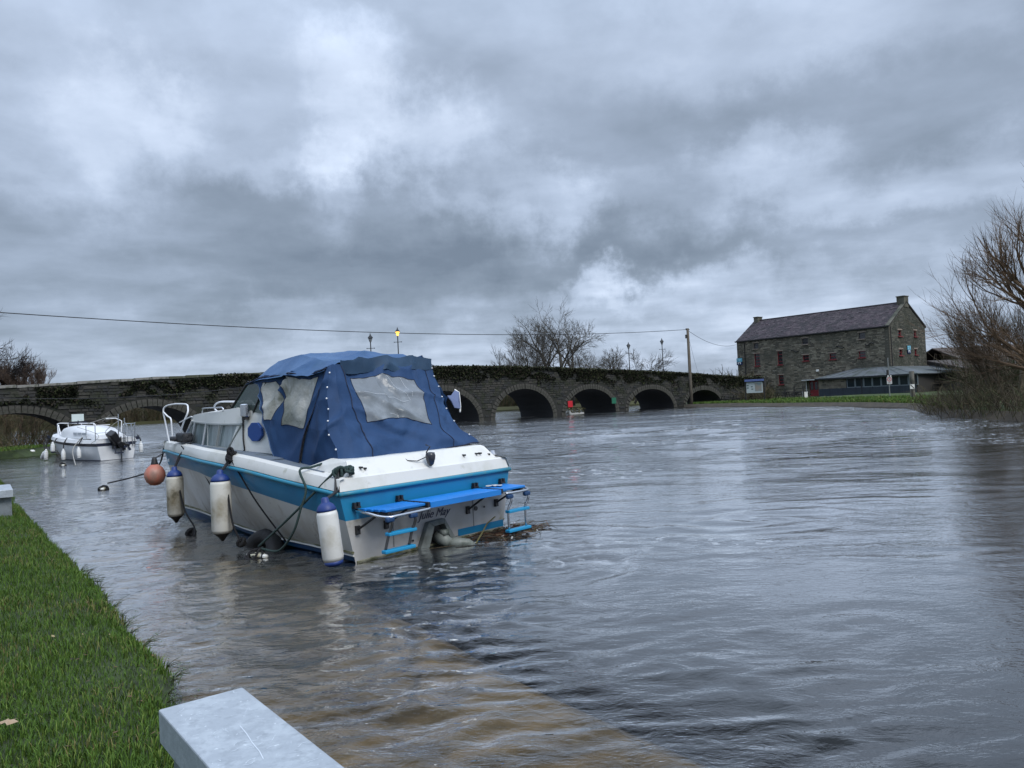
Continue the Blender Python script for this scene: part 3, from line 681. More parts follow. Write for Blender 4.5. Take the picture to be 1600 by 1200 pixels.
# door, hood, bulkhead light
dr = MB(); dr.box((10.42,.16,1.03),(1.12,.08,1.86)); dob = dr.build('door', m_red, mill, label='dark red double door with glazed upper half')
dr = MB(); dr.box((10.15,.10,1.35),(.34,.03,.9)); dr.box((10.70,.10,1.35),(.34,.03,.9)); dr.build('door_pane', m_dkglass, dob)
dr = MB(); dr.box((10.25,-.42,2.07),(1.7,.84,.10)); dr.build('door_canopy', M('canopy_white', (.55,.56,.56), .6), mill); dr = MB(); dr.box((9.55,-.1,1.05),(.09,.09,1.9)); dr.build('canopy_post', M('canopy_white', (.5,.5,.5), .6), mill)
dr = MB(); dr.box((11.05,-.06,3.12),(.34,.12,.24)); dr.build('wall_light', M('lamp_white', (.75,.75,.72), .5), mill, bevel=.02)
# iron pattress bars (S shaped)
for x0, z0, fl in ((8.25,5.62,1),(14.0,5.62,1),(17.45,5.69,-1)):
    p = []
    for k in range(17):
        s = k/16; p.append((x0-.48+.96*s, -.13, z0-.13*math.sin(2*PI*s)*fl*-1+.06*(.5-s)))
    m_ = MB(); m_.tube(p, .06, 6); m_.build('tie_bar', M('iron_black', (.012,.012,.012), .6), mill)
# gutter, downpipes
ir = M('iron_black', (.012,.012,.012), .6)
m_ = MB(); m_.box((ML/2,-.16,ME-.06),(ML+.3,.13,.12)); m_.build('gutter', ir, mill)
for (x, y) in ((1.2,-.09),(ML+.06,.3)):
    m_ = MB(); m_.tube([(x,y,ME-.1),(x,y,.2)], .055, 8); m_.build('downpipe', ir, mill)
# roof: battened plane plus slates
ov = .16; sl_len = math.hypot(MW/2, MR-ME); ang = math.atan2(MR-ME, MW/2)
m_ = MB()
for s in (0, 1):
    y0, y1 = (-ov, MW/2) if s == 0 else (MW+ov, MW/2)
    m_.prism([(-.1,y0,ME-.10),(ML+.08,y0,ME-.10),(ML+.08,y1,MR),(-.1,y1,MR)], (0,0,-.06))
roof = m_.build('roof', M('roof_under', (.03,.028,.03), .9), mill)
slm = [M('slate_%d' % i, c, .85, layers=[((.03,.028,.032), 1.1, .45, .65), ((.12,.11,.12), 6, .6, .75)], bump=(9,.3)) for i, c in enumerate([(.050,.038,.046), (.066,.050,.060), (.034,.027,.034), (.088,.072,.078)])]
m_ = MB(); rows = 21; uy, uz = math.cos(ang), math.sin(ang)
sl2 = math.hypot(MW/2+ov, MR-ME+.10); ang = math.atan2(MR-ME+.10, MW/2+ov); uy, uz = math.cos(ang), math.sin(ang)
for r in range(rows):
    s = r/rows*sl2; e = sl2/rows; x = -.12 - (.17 if r % 2 else 0)
    while x < ML+.08:
        w = rnd(.30,.36); x1 = min(x+w-.012, ML+.1); x0 = max(x, -.12)
        if x1-x0 > .08:
            sag = rnd(0,.012) - .03*math.sin(PI*min(max((x+w/2)/ML,0),1))*.6; li = rnd(.012,.05) if random.random() < .12 else rnd(.012,.022)
            slip = rnd(-.02,.012)
            def P_(xx, ss, up): return (xx, -ov+uy*ss-uz*up, ME-.09+uz*ss+uy*up+sag*0)
            m_.add([P_(x0,s+slip,li+.016),P_(x1,s+slip,li+.016+rnd(-.006,.006)),P_(x1,s+e*1.25,.006),P_(x0,s+e*1.25,.006),P_(x0,s+slip,.0),P_(x1,s+slip,.0)], [(0,1,2,3),(4,5,1,0)], random.choice((0,0,1,1,2,3)))
        x += w
tag(m_.build('slates', slm, mill), kind='stuff')
m_ = MB(); m_.tube([(-.1,MW/2,MR+.03),(ML+.1,MW/2,MR+.03)], .10, 6); m_.build('ridge', slm[2], mill)
m_ = MB(); m_.box8([(ML-.30,-ov,ME-.02),(ML+.12,-ov,ME-.02),(ML+.12,MW/2,MR+.09),(ML-.30,MW/2,MR+.09),(ML-.30,-ov,ME+.04),(ML+.12,-ov,ME+.04),(ML+.12,MW/2,MR+.15),(ML-.30,MW/2,MR+.15)]); m_.box8([(ML-.2,MW+ov,ME-.02),(ML+.12,MW+ov,ME-.02),(ML+.12,MW/2,MR+.09),(ML-.2,MW/2,MR+.09),(ML-.2,MW+ov,ME+.04),(ML+.12,MW+ov,ME+.04),(ML+.12,MW/2,MR+.15),(ML-.2,MW/2,MR+.15)]); m_.build('gable_coping', gst[3], mill)
for x, w, hh in ((.45,.62,.42),(ML-.35,.85,.62)):
    m_ = MB(); m_.box((x,MW/2,MR+.05),(w,1.0,hh*2)); m_.box((x,MW/2,MR+.05+hh),(w+.12,1.12,.10)); m_.build('chimney', M('chimney_render', (.12,.115,.09), .95, layers=[((.07,.07,.05), 2, .4, .6)], bump=(8,.6)), mill, bevel=.02)
# route signs on the walls
def route_sign(parentP, R, label, w=.85, h=.88):
    o = empty('route_sign', mw(*parentP), TH + (0 if R == 0 else PI/2), label, 'sign')
    m_ = MB(); m_.box((0,0,h*.24),(w,.03,h*.52)); m_.build('upper_panel', M('sign_cyan', (.10,.36,.48), .5), o)
    m_ = MB(); m_.box((0,0,-h*.26),(w,.031,h*.48)); m_.build('lower_panel', M('sign_navy', (.008,.02,.07), .5), o)
    wh = M('sign_white', (.75,.8,.82), .5)
    for i, x in enumerate((-.17, .13)):
        m_ = MB(); m_.box((x*w*1.2,-.022,-h*.2),(.10,.01,.26)); 
        if i: m_.box((x*w*1.2-.06,-.024,-h*.2+.10),(.22,.01,.08))
        m_.build('numeral', wh, o)
    m_ = MB(); m_.tube([(-.3,-.022,.22),(-.1,-.022,.32),(.1,-.022,.2),(.3,-.022,.3)], .035, 5); m_.tube([(-.3,-.022,.08),(-.05,-.022,.16),(.2,-.022,.07)], .03, 5); m_.build('emblem', M('sign_pale', (.35,.6,.7), .5), o)
route_sign((.35,-.10,4.88), 0, 'cyan and navy sign at the left corner of the mill front')
route_sign((ML+.10,4.15,4.88), 1, 'cyan and navy sign between the gable windows of the mill', .75)
# ---- lean-to restaurant wrapping the corner
ext = empty('timber_extension', mw(12.9,-3.0,0), TH, 'low timber and glass extension with grey hipped roof against the mill', 'extension')
def e3(x, y, z): return Vector((x-12.9, y+3.0, z))
X0, X1, Y0, Y1 = 12.9, 23.6, -3.0, 4.5
rf = M('ext_roof', (.11,.125,.14), .6, layers=[((.07,.085,.08), .8, .42, .6), ((.17,.18,.19), 3, .58, .75)], bump=(3,.2,(1,1,1)))
m_ = MB(); zl, zh = 2.12, 3.05; o_ = .3
m_.quad(e3(X0-o_,Y0-o_,zl), e3(X1+o_,Y0-o_,zl), e3(ML+.1,-.02,zh), e3(X0+2.7,-.02,zh)); m_.poly([e3(X0-o_,-.02,zl), e3(X0-o_,Y0-o_,zl), e3(X0+2.7,-.02,zh)])
m_.quad(e3(X1+o_,Y0-o_,zl), e3(X1+o_+1.5,Y1+6,zl-.05), e3(ML+.1,Y1+6,zh-.1), e3(ML+.1,-.02,zh))
m_.build('roof', rf, ext, solid=.09)
m_ = MB()
for s in np.linspace(.05, .95, 9):
    a = e3(X0-o_+(X1+2*o_-X0)*s, Y0-o_, zl+.07); b2 = e3(X0+2.7+(ML-X0-2.6)*s, -.02, zh+.07); m_.tube([a, b2], .02, 4)
m_.build('roof_seams', rf, ext)
m_ = MB(); m_.box(e3((X0+X1)/2,Y0-o_-.03,zl-.05),(X1-X0+2*o_,.07,.14)); m_.build('fascia', M('fascia_dark', (.012,.014,.018), .6), ext)
m_ = MB(); m_.bx(e3(X0,0,0).x, e3(X0+3.2,0,0).x, .02, .22, -.1, 2.05); m_.build('stone_wall', mst[1], ext)
ss = MB(); stones(ss, e3(X0,Y0+.02,0), X, -Yv, 3.15, .9, 2.0, lambda a,b,c,d: a > 0 and b < 3.15 and d < 2.0, prot=(.01,.04)); tag(ss.build('rubble_stone', mst, ext), kind='stuff')
clad = M('clad_blue', (.028,.040,.055), .7, layers=[((.018,.025,.035), 3, .4, .65)])
bm_ = MB(); bm_.box((0,0,0),(1.52,.03,.145)); bme = bm_.mesh('cladding_board', clad)
for r in range(6):
    for c in range(7): link('cladding_board', bme, ext, (.76+c*1.53, -.03-.004*(r%2), .14+r*.152))
m_ = MB(); m_.bx(0, X1-X0, 0, .06, -.1, .98); m_.build('backing_wall', M('fascia_dark', (.012,.014,.018), .6), ext)
x = 3.3
while x < X1-X0-.3:
    w = .92; fr = MB(); t = .07
    fr.bx(x, x+t, -.02, .06, .98, 2.03); fr.bx(x+w-t, x+w, -.02, .06, .98, 2.03); fr.bx(x+t, x+w-t, -.018, .058, .98, 1.06); fr.bx(x+t, x+w-t, -.018, .058, 1.95, 2.03)
    wo = fr.build('window', M('frame_grey', (.16,.19,.21), .6), ext); gl = MB(); gl.bx(x+t-.01, x+w-t+.01, .015, .03, 1.05, 1.96); gl.build('pane', M('ext_glass', (.02,.03,.035), .1, spec=.8), wo); x += w+.03
m_ = MB(); m_.bx(X1-X0-.12, X1-X0, -.03, .1, 0, 2.05); m_.bx(4.9, 5.02, -.06, 0, 0, 2.05); m_.build('corner_post', M('fascia_dark', (.012,.014,.018), .6), ext)
m_ = MB(); m_.bx(X1-X0, X1-X0+.06, .1, 7.5, -.1, 2.02); m_.bx(.5, X1-X0, 1.6, 1.7, -.1, 2.0); m_.build('end_wall', M('end_dark', (.03,.028,.026), .9), ext)
# long dark shed roofs further right
sh = empty('long_shed', (49, 84, 0), 0, 'long low brown roofed shed behind the bushes right of the mill', 'shed')
m_ = MB(); m_.bx(0, 40, 0, 9, 0, 3.6); m_.build('wall', M('shed_wall', (.045,.038,.034), .9), sh)
m_ = MB(); m_.prism([(-.5,-.6,3.5),(40,-.6,3.5),(40,4.5,4.9),(-.5,4.5,4.9)], (0,0,.12)); m_.prism([(-.5,9.6,3.5),(40,9.6,3.5),(40,4.5,4.9),(-.5,4.5,4.9)], (0,0,.12)); m_.build('roof', M('shed_roof', (.085,.068,.060), .8, bump=(2,.3)), sh)
m_ = MB(); m_.bx(-4, 30, -8, -.7, -.1, 1.0); m_.prism([(-4,-8,2.3),(30,-8,2.1),(30,-.7,3.2),(-4,-.7,3.4)], (0,0,.1)); m_.build('lower_roof', M('shed_roof2', (.06,.05,.045), .85), sh)
# ---- things on the lawn
nb_c = at(1181, 640, Y=72); nb = empty('notice_board', (nb_c.x, 72, .1), math.radians(-25), 'blue topped notice board with map panels on two dark posts', 'notice board')
k72 = 72/F_PX; w = 27*k72*1.05; zt = at(1181, 594, Y=72).z-.1; zb = at(1181, 614, Y=72).z-.1
m_ = MB(); m_.box((0,-.05,(zt+zb)/2-.08),(w*.86,.06,zt-zb-.2)); m_.build('panel', M('panel_white', (.42,.47,.48), .5), nb)
m_ = MB(); m_.box((w*.2,-.085,(zt+zb)/2-.06),(w*.36,.012,(zt-zb)*.62)); m_.build('map_print', M('map_print', (.26,.23,.20), .6, layers=[((.18,.24,.26), 3, .45, .6)]), nb)
m_ = MB()
for a, b2 in ((-.36,.12),(-.14,0),(-.36,-.1),(-.12,-.22)): m_.box((w*a,-.085,(zt+zb)/2+b2),(w*.10,.012,.09))
m_.build('print_marks', M('print_dark', (.03,.07,.08), .6), nb)
m_ = MB(); m_.box((0,-.06,zt-.02),(w*1.02,.34,.20)); m_.build('hood', M('hood_blue', (.08,.12,.30), .5), nb, bevel=.02)
for s in (-1, 1): m_ = MB(); m_.box((s*w*.5,0,zt/2),(.09,.1,zt+(.55 if s > 0 else .1))); m_.build('post', ir, nb)
def picnic(c, rz, label, name='picnic_table'):
    o = empty(name, c, rz, label, 'picnic table', 'picnic tables on the mill lawn'); wd_ = M('picnic_wood', (.028,.026,.025), .85)
    for k in range(4): m_ = MB(); m_.box((0,-.27+k*.18,.74),(1.7,.16,.04)); m_.build('top_plank', wd_, o)
    for s in (-1, 1):
        m_ = MB(); m_.box((0,s*.68,.45),(1.7,.26,.04)); m_.build('seat', wd_, o)
        m_ = MB(); m_.tube([(s*.65,-.62,0),(s*.65,-.2,.72)], .04, 4); m_.tube([(s*.65,.62,0),(s*.65,.2,.72)], .04, 4); m_.box((s*.65,0,.41),(.05,1.5,.09)); m_.build('leg_frame', wd_, o)
for px, Y, lb in ((1222,82,'left dark picnic table before the mill wall'),(1236,80.5,'middle dark picnic table before the mill wall'),(1252,79,'right dark picnic table beside the white box near the red door')):
    c = at(px, 621, Y=Y); picnic((c.x, Y, .13), TH+.1, lb)
c = at(1140, 630, Y=74); picnic((c.x, 74, .13), .3, 'dark picnic table beside the last bridge arch')
def railing():
    a = at(1213, 620, Y=80); b2 = at(1256, 620, Y=77.5); a.z = b2.z = .13; o = empty('timber_rail', a, 0, 'dark post and rail barrier in front of the picnic tables', 'railing'); d = b2-a
    for k in range(4): m_ = MB(); m_.box(d*(k/3)+Vector((0,0,.62)),(.10,.10,1.25)); m_.build('post', ir, o)
    for z in (.65, 1.05): m_ = MB(); m_.tube([(0,0,z), d+Vector((0,0,z))], .035, 4); m_.build('rail', ir, o)
railing()
c = at(1258, 620, Y=78); m_ = MB(); m_.box((0,0,.32),(.42,.35,.62)); m_.box((0,0,.66),(.5,.4,.08)); tag(m_.build('white_box', M('lamp_white', (.75,.75,.72), .5), loc=(c.x,78,.12), bevel=.02), 'small white box on the lawn beside the red door', 'box')
# speed limit sign on a tall pole
sc_ = at(1390.5, 620, Y=62); sg = empty('speed_sign', (sc_.x, 62, .13), .0, 'tall grey pole with red ringed limit sign before the extension', 'sign'); g1 = at(1388, 559, Y=62).z-.13; g2 = at(1389, 594, Y=62).z-.13
m_ = MB(); m_.tube([(0,0,0),(0,0,g1)], .04, 8); m_.build('pole', M('galv_pole', (.20,.21,.21), .6), sg)
m_ = MB(); m_.box((0,-.06,g2-.03),(.40,.03,.56)); m_.build('plate', M('plate_white', (.50,.50,.50), .5), sg)
m_ = MB(); n = 20
for k in range(n):
    a0, a1 = 2*PI*k/n, 2*PI*(k+1)/n; r0, r1 = .12, .17; m_.quad((r0*math.cos(a0),-.082,g2+.06+r0*math.sin(a0)),(r1*math.cos(a0),-.082,g2+.06+r1*math.sin(a0)),(r1*math.cos(a1),-.082,g2+.06+r1*math.sin(a1)),(r0*math.cos(a1),-.082,g2+.06+r0*math.sin(a1)))
m_.build('red_ring', M('ring_red', (.42,.05,.05), .5), sg)
text('limit_numeral', '5', .24, M('print_black', (.02,.02,.02), .6), sg, (0,-.085,g2+.06), (PI/2,0,0)); text('lettering', 'KM/H', .09, M('print_black', (.02,.02,.02), .6), sg, (0,-.085,g2-.20), (PI/2,0,0))
m_ = MB(); m_.box((-.07,.02,g2+.62),(.14,.12,.42)); m_.build('black_unit', ir, sg)
for s in (-1,1): m_ = MB(); m_.lathe([(.05,0),(.06,.04)], (s*.11,-.07,g2+.33), 8, Matrix.Rotation(PI/2,3,'X')); m_.build('lamp_lens', M('lamp_white', (.75,.75,.72), .5), sg)
c = at(1424.5, 598, Y=55); m_ = MB(); m_.tube([(0,0,0),(0,0,1.3)], .035, 6); wb = empty('arrow_sign', (c.x,55,.13), 0, 'small white square sign with black diagonal stripe near the bushes', 'sign'); m_.build('post', ir, wb)
z2 = at(1424, 604, Y=55).z-.13; m_ = MB(); m_.box((0,-.05,z2),(.32,.02,.32)); m_.build('board', M('lamp_white', (.75,.75,.72), .5), wb); m_ = MB(); m_.box((0,-.064,z2),(.36,.008,.06), Matrix.Rotation(.8,3,'Y')); m_.build('stripe', ir, wb)
c0 = at(1424, 580, Y=56); c1 = at(1424.5, 600, Y=56); m_ = MB(); m_.tube([(c0.x,56,.1),(c0.x,56,c0.z)], .17, 12); tag(m_.build('concrete_post', M('post_conc', (.17,.16,.14), .9, layers=[((.06,.06,.05), 1.5, .45, .6)])), 'thick pale grey post behind the small striped sign', 'post')
cable(ptop, mw(0,-.1,7.1), .7, .018, 'short cable dipping from the utility pole to the mill corner')
cable(Vector((pole.location.x+.1, pole.location.y, pz-1.0)), at(1090, 580, Y=92), .1, .010, 'thin pale stay wire slanting down right of the pole', 'stay_wire')
cable(at(-40, 621, Y=34.5), at(415, 600, Y=46), .35, .016, 'thin cable stapled along the left bridge parapet', 'service_cable')

# ------------------------------------------------------------------ trees
def rv(s=1): return Vector((rnd(-1,1), rnd(-1,1), rnd(-1,1)))*s
def branch(mb, p, d, L_, r, depth, P_, budget):
    """one limb, curved, with children"""
    k = 4 if depth > 1 else 3; pts = [p.copy()]; q = p.copy(); dd = d.copy()
    for i in range(k):
        dd = (dd + rv(P_['wig']) + Vector((0,0,P_['up']*(1 if depth < P_['n'] else .4)))).normalized(); q = q + dd*L_/k; pts.append(q.copy())
    r1 = r*(.55 if depth else .3); rr = [r+(r1-r)*i/k for i in range(k+1)]
    mb.tube(pts, rr, 6 if r > .06 else 4 if r > .02 else 3, 0, False)
    if depth == 0: return
    nc = P_['kids'][min(P_['n']-depth, len(P_['kids'])-1)]
    for i in range(nc):
        t = 1.0 if i == 0 else rnd(P_.get('t0', .3), .98); seg = min(int(t*k), k-1); fr_ = t*k-seg
        b_ = pts[seg].lerp(pts[seg+1], fr_); ax = dd.orthogonal().normalized(); ax.rotate(Matrix.Rotation(rnd(0,2*PI),3,dd))
        sp = rnd(*P_['spread'])*(.5 if i == 0 else 1); nd = (dd*math.cos(sp) + ax*math.sin(sp)).normalized()
        branch(mb, b_, nd, L_*rnd(*P_['len']), max(r1*rnd(.55,.85) if i else r1*.95, P_['rmin']), depth-1, P_, budget)
def tree(name, base, hts, P_, label, cat='tree', mat=None, group=None, stems=None):
    random.seed(sum(map(ord, label))); o = empty(name, base, 0, label, cat, group); mat = mat or M('bark', (.055,.048,.04), .95)
    tr = MB(); cr_ = MB()
    for (off, d, L_, r) in stems:
        d = Vector(d).normalized(); k = 4; pts = [Vector(off)]; q = Vector(off); dd = d.copy()
        for i in range(k): dd = (dd+rv(.06)+Vector((0,0,.03))).normalized(); q = q+dd*L_/k; pts.append(q.copy())
        tr.tube(pts, [r*(1-.35*i/k) for i in range(k+1)], 8, 0, True)
        for i in range(P_['first']):
            t = 1 if i < 2 else rnd(.45,1); seg = min(int(t*k), k-1); b_ = pts[seg].lerp(pts[seg+1], t*k-seg); ax = dd.orthogonal().normalized(); ax.rotate(Matrix.Rotation(rnd(0,2*PI),3,dd)); sp = rnd(*P_['spread'])*(.6 if i < 2 else 1.1)
            branch(cr_, b_, (dd*math.cos(sp)+ax*math.sin(sp)).normalized(), P_['L']*rnd(.75,1.1), r*rnd(.4,.62), P_['n'], P_, None)
    tr.build('trunk', mat, o, smooth=True); cr_.build('crown', [mat], o)
    return o
TP = dict(n=4, L=2.6, first=5, kids=[4,4,4,3], len=(.55,.8), spread=(.35,.9), wig=.2, up=.02, rmin=.014)
def tb(px, Y): c = at(px, 610, Y=Y); return (c.x, Y, .4)
twig = M('twig_grey', (.075,.068,.055), .95)
tree('bare_tree', tb(868, 92), 0, dict(TP, L=2.6, kids=[4,4,4,4], first=6), 'tall bare tree with forked leaning trunk behind the bridge', stems=[((0,0,0),(-.16,0,1),6.4,.24),((-.6,0,0),(-.75,0,1),4.6,.15)], mat=twig)
tree('bare_tree', tb(889, 90), 0, dict(TP, L=2.8, first=6), 'tall bare tree with dark upright trunk right of the forked one', stems=[((0,0,0),(-.20,.1,1),6.0,.25),((.5,0,0),(.05,0,1),6.0,.17)], mat=twig)
tree('bare_tree', tb(822, 88), 0, dict(TP, L=1.9, n=4, rmin=.012, up=.08, spread=(.2,.6)), 'rounded fine twigged bare tree at left of the group behind the bridge', stems=[((0,0,0),(-.25,0,1),3.0,.15),((.6,0,0),(.15,0,1),3.4,.14),((-.4,0,0),(-.6,0,1),2.8,.12)], mat=twig)
tree('bare_tree', tb(938, 86), 0, dict(TP, L=1.75), 'low spreading bare tree right of the tall ones behind the bridge', stems=[((0,0,0),(-.5,0,1),3.3,.15),((.6,0,0),(.4,0,1),3.3,.14)], mat=twig)
tree('bare_tree', tb(985, 84), 0, dict(TP, L=1.75), 'low spreading bare tree behind the dark lamp post', stems=[((-.5,0,0),(-.5,0,1),2.7,.14),((.4,0,0),(.65,0,1),2.9,.13)], mat=twig)
# left trees
dk = M('twig_dark', (.035,.028,.026), .95); br_ = M('twig_brown', (.10,.07,.052), .95)
tree('bare_tree', (-34.0,48,.5), 0, dict(TP, L=2.1, rmin=.012, kids=[5,5,5,4], first=8), 'dark dense bare tree behind the bridge at the left edge', stems=[((0,0,0),(.0,0,1),4.2,.2),((-1.4,0,0),(-.2,0,1),4.6,.18)], mat=dk)
tree('bare_shrub', (-32.6,50,.5), 0, dict(TP, L=1.15, rmin=.011, up=.16, kids=[6,6,5], n=3, spread=(.15,.55), first=9), 'reddish brown twiggy shrub behind the bridge right of the dark tree', 'shrub', stems=[((-1.2,0,0),(-.1,0,1),2.9,.09),((-.4,0,0),(0,0,1),3.1,.09),((.5,0,0),(.1,0,1),3.0,.09),((1.3,0,0),(.15,0,1),2.6,.09)], mat=br_)
# hedge line far beyond, between bridge and mill
for i, (px, Y, h, lb) in enumerate([(1096,125,1.5,'small distant round bare tree left of the hedge'),(1112,128,2.6,'distant round bare tree beyond the bridge, left of a wider clump'),(1130,130,2.9,'distant wide bare clump between pole and mill'),(1146,134,2.8,'distant bare clump touching the mill corner')]):
    c = at(px, 600, Y=Y); tree('distant_tree', (c.x, Y, .4), 0, dict(TP, L=h*.36, n=3, kids=[5,5,5], rmin=.028, up=.05, spread=(.3,1.), first=10), lb, stems=[((0,0,0),(0,0,1),h*.45,.15),((1.2,0,0),(.3,0,1),h*.4,.12)], mat=M('twig_olive', (.075,.075,.05), .95))
# far brush seen through the arches
def brush(name, pts, h, n, label, mats, r=.02, lean=.4, seglen=(.5,1.3), kind='stuff', nb=3):
    mb = MB()
    for i in range(n):
        t = rnd(0, len(pts)-1.001); k = int(t); a = Vector(pts[k]); b2 = Vector(pts[k+1]); p = a.lerp(b2, t-k)+Vector((rnd(-1,1), rnd(-1,1), 0)); p.z = rnd(-.1,.3)
        hh = h*rnd(.4,1.1)*(1+.3*mnoise.noise(p*.2)); d = Vector((rnd(-lean,lean), rnd(-lean,lean), 1)).normalized(); q_ = [p]
        for s in range(3): d = (d+rv(.22)).normalized(); q_.append(q_[-1]+d*hh/3)
        mi = random.randrange(len(mats)); mb.tube(q_, [r, r*.8, r*.6, r*.3], 3, mi, False)
        for s in range(nb):
            b_ = q_[rnd(0,1)>.5 and 1 or 2].lerp(q_[3], rnd(0,.8)); e = (d+rv(.8)).normalized(); mb.tube([b_, b_+e*rnd(*seglen)*hh*.3, b_+(e+rv(.3)).normalized()*hh*.5], [r*.6,r*.45,r*.2], 3, mi, False)
    return tag(mb.build(name, mats), label, 'brush', kind=kind)
bmt = [M('brush_a', (.070,.054,.032), .95), M('brush_b', (.10,.078,.040), .95), M('brush_c', (.058,.062,.026), .95)]
brush('far_thicket', [(-150,125,0),(-97,143,0),(-70,166,0),(-40,143,0),(-17,120,0)], 4.6, 4200, 'brown winter thicket beyond the left arches', bmt, .05)
brush('far_scrub', [(-17,120,0),(-6,106,0),(10,99,0),(30,95,0),(60,113,0)], 2.8, 2200, 'brown scrub on the far bank beyond the arches', bmt, .06)
m_ = MB(); m_.grid([[(x, y, -.1),(x-1, y+2, 3.0+rnd(-.5,.5)),(x-4, y+12, 3.6)] for x, y in [(-170,122),(-98,146),(-70,169),(-42,146),(-18,123)]]); tag(m_.build('thicket_slope', M('thicket_fill', (.035,.028,.018), .95, layers=[((.05,.045,.022), .6, .4, .6)])), 'dark brushy slope beyond the left arches', kind='structure')
m_ = MB(); m_.grid([[(x, y+3, .4),(x, y+5, 2.0+rnd(-.3,.3)),(x, y+14, 2.3)] for x, y in [(-18,122),(-8,112),(10,102),(32,99),(60,116),(110,130)]]); tag(m_.build('scrub_slope', M('thicket_fill', (.035,.028,.018), .95)), 'dark scrubby rise beyond the right arches', kind='structure')
brush('arch_brush', [(-40,42,.2),(-35,45,.2),(-32,49,.2),(-30,54,.2)], 2.4, 700, 'brown brush behind the leftmost arch', bmt, .022, .6)
brush('bank_reeds', [(-29,35.2,.3),(-26,36.6,.3),(-24.6,37.6,.3)], 1.5, 420, 'dry pale brown reeds at the foot of the leftmost arch', [M('reed_dry', (.15,.11,.06), .95), bmt[0], bmt[2]], .014, .8)
brush('bridge_end_growth', [(22.8,75.2,0),(24,75.8,0),(25,77,0),(26.2,80,0)], 1.4, 420, 'brown brambles against the right end of the bridge', bmt, .022, .8)
# right side willow and waterside bushes
will = M('willow_bark', (.075,.055,.038), .9); wt = M('willow_twig', (.15,.10,.062), .85); wd2 = M('willow_dark', (.095,.075,.050), .9)
WP = dict(n=4, L=2.15, first=6, kids=[5,5,4,4], len=(.55,.78), spread=(.22,.7), wig=.14, up=.03, rmin=.006, t0=.25)
tree('willow', (22.4,29.8,.2), 0, dict(WP, L=2.3, kids=[5,5,5,3], up=.07), 'large bare reddish willow leaning over the water at the right edge', stems=[((0,0,0),(-.55,0,1),3.4,.22),((.3,.5,0),(-.12,.1,1),3.9,.24),((-.3,-.2,0),(-.85,-.1,.7),2.4,.13)], mat=wt)
tree('willow', (19.9,31.5,.1), 0, dict(WP, L=1.25, n=4, kids=[4,4,4,3], first=5, up=.10), 'lower bare willow bush left of the large one at the waterside', stems=[((0,0,0),(-.5,0,1),1.5,.09),((.8,.2,0),(.3,0,1),1.9,.10),((.3,0,0),(-.1,.2,1),1.7,.09)], mat=wd2)
brush('waterside_brush', [(18.3,31.2,0),(18.8,32.8,0),(19.6,34.8,0),(21.2,38.5,0)], 1.0, 380, 'tangled olive brown waterside brush leaning over the river at right', [wd2, M('brush_olive', (.12,.105,.05), .95), bmt[0], bmt[1]], .010, .9)
brush('waterside_brush', [(17.6,30,0),(18.0,28,0),(18.0,25,0),(18.4,20,0)], 1.3, 520, 'dense dark brush along the water at the far right edge', [wd2, bmt[0], bmt[1], bmt[2]], .011, .7)
brush('bank_brush', [(24,40,0),(27,42,0),(34,42,0),(44,44,0)], 2.6, 1000, 'dark leafless scrub behind the waterside bushes', [wd2, bmt[0], bmt[2]], .02, .5)
# ------------------------------------------------------------------ galvanised benches along the bank
galv = M('galvanised', (.36,.40,.44), .45, metal=.15, layers=[((.43,.475,.515), 9, .45, .6), ((.30,.335,.37), 30, .5, .7), ((.62,.67,.71), 55, .64, .70)], bump=(40,.12))
galv2 = M('galvanised_side', (.22,.25,.27), .55, metal=.2, layers=[((.15,.17,.18), 5, .45, .65)], bump=(30,.1))
def bench(c, rz, zt, label, L_=1.5, w=.30):
    o = empty('steel_bench', (c[0], c[1], zt-.55), rz, label, 'bench', 'galvanised benches along the bank')
    m_ = MB(); m_.box((L_/2,w/2,.49),(L_,w,.12)); m_.build('seat_slab', [galv], o, bevel=.006)
    for x in (.10, L_-.22):
        m_ = MB(); m_.bx(x, x+.10, .02, w-.02, -.05, .43); m_.build('pedestal', galv2, o, bevel=.004)
    return o
# x axis runs along the slab; origin at one corner
d1 = math.atan2(2.26-2.95, -.56+1.10); b1 = bench((-1.32+.0, 2.77), d1, .60, 'nearest galvanised steel bench slab cut off by the bottom edge', 1.5, .30)
scr = MB()
def scratch(pts, wd_): 
    for a, b2 in zip(pts[:-1], pts[1:]):
        a = Vector((*a, .5512)); b2 = Vector((*b2, .5512)); n_ = (b2-a).cross(Vector((0,0,1))).normalized()*wd_; scr.quad(a-n_, b2-n_, b2+n_, a+n_)
for i in range(46):
    x, y = rnd(.05,.95), rnd(.03,.27); a = rnd(0, 2*PI); p = [(x,y)]
    for k in range(random.randint(2,6)): a += rnd(-.6,.6); x += .007*math.cos(a); y += .007*math.sin(a); p.append((min(max(x,.01),1),min(max(y,.01),.29)))
    scratch(p, rnd(.0003,.0009))
scratch([(.36,.17),(.44,.165),(.52,.155),(.60,.15),(.66,.14)], .0011)
tag(scr.build('scratch', M('scratch_zinc', (.68,.74,.80), .5), b1), kind='stuff')
e2 = math.atan2(13.22-12.17, -8.65+7.92)
bench((-7.92-.0, 12.12), e2, .60, 'second galvanised steel bench on the grass at the left edge', 1.3, .34)
bench((-12.9, 18.85), e2, .60, 'farthest galvanised steel bench, a small pale end at the left edge', 1.3, .34)

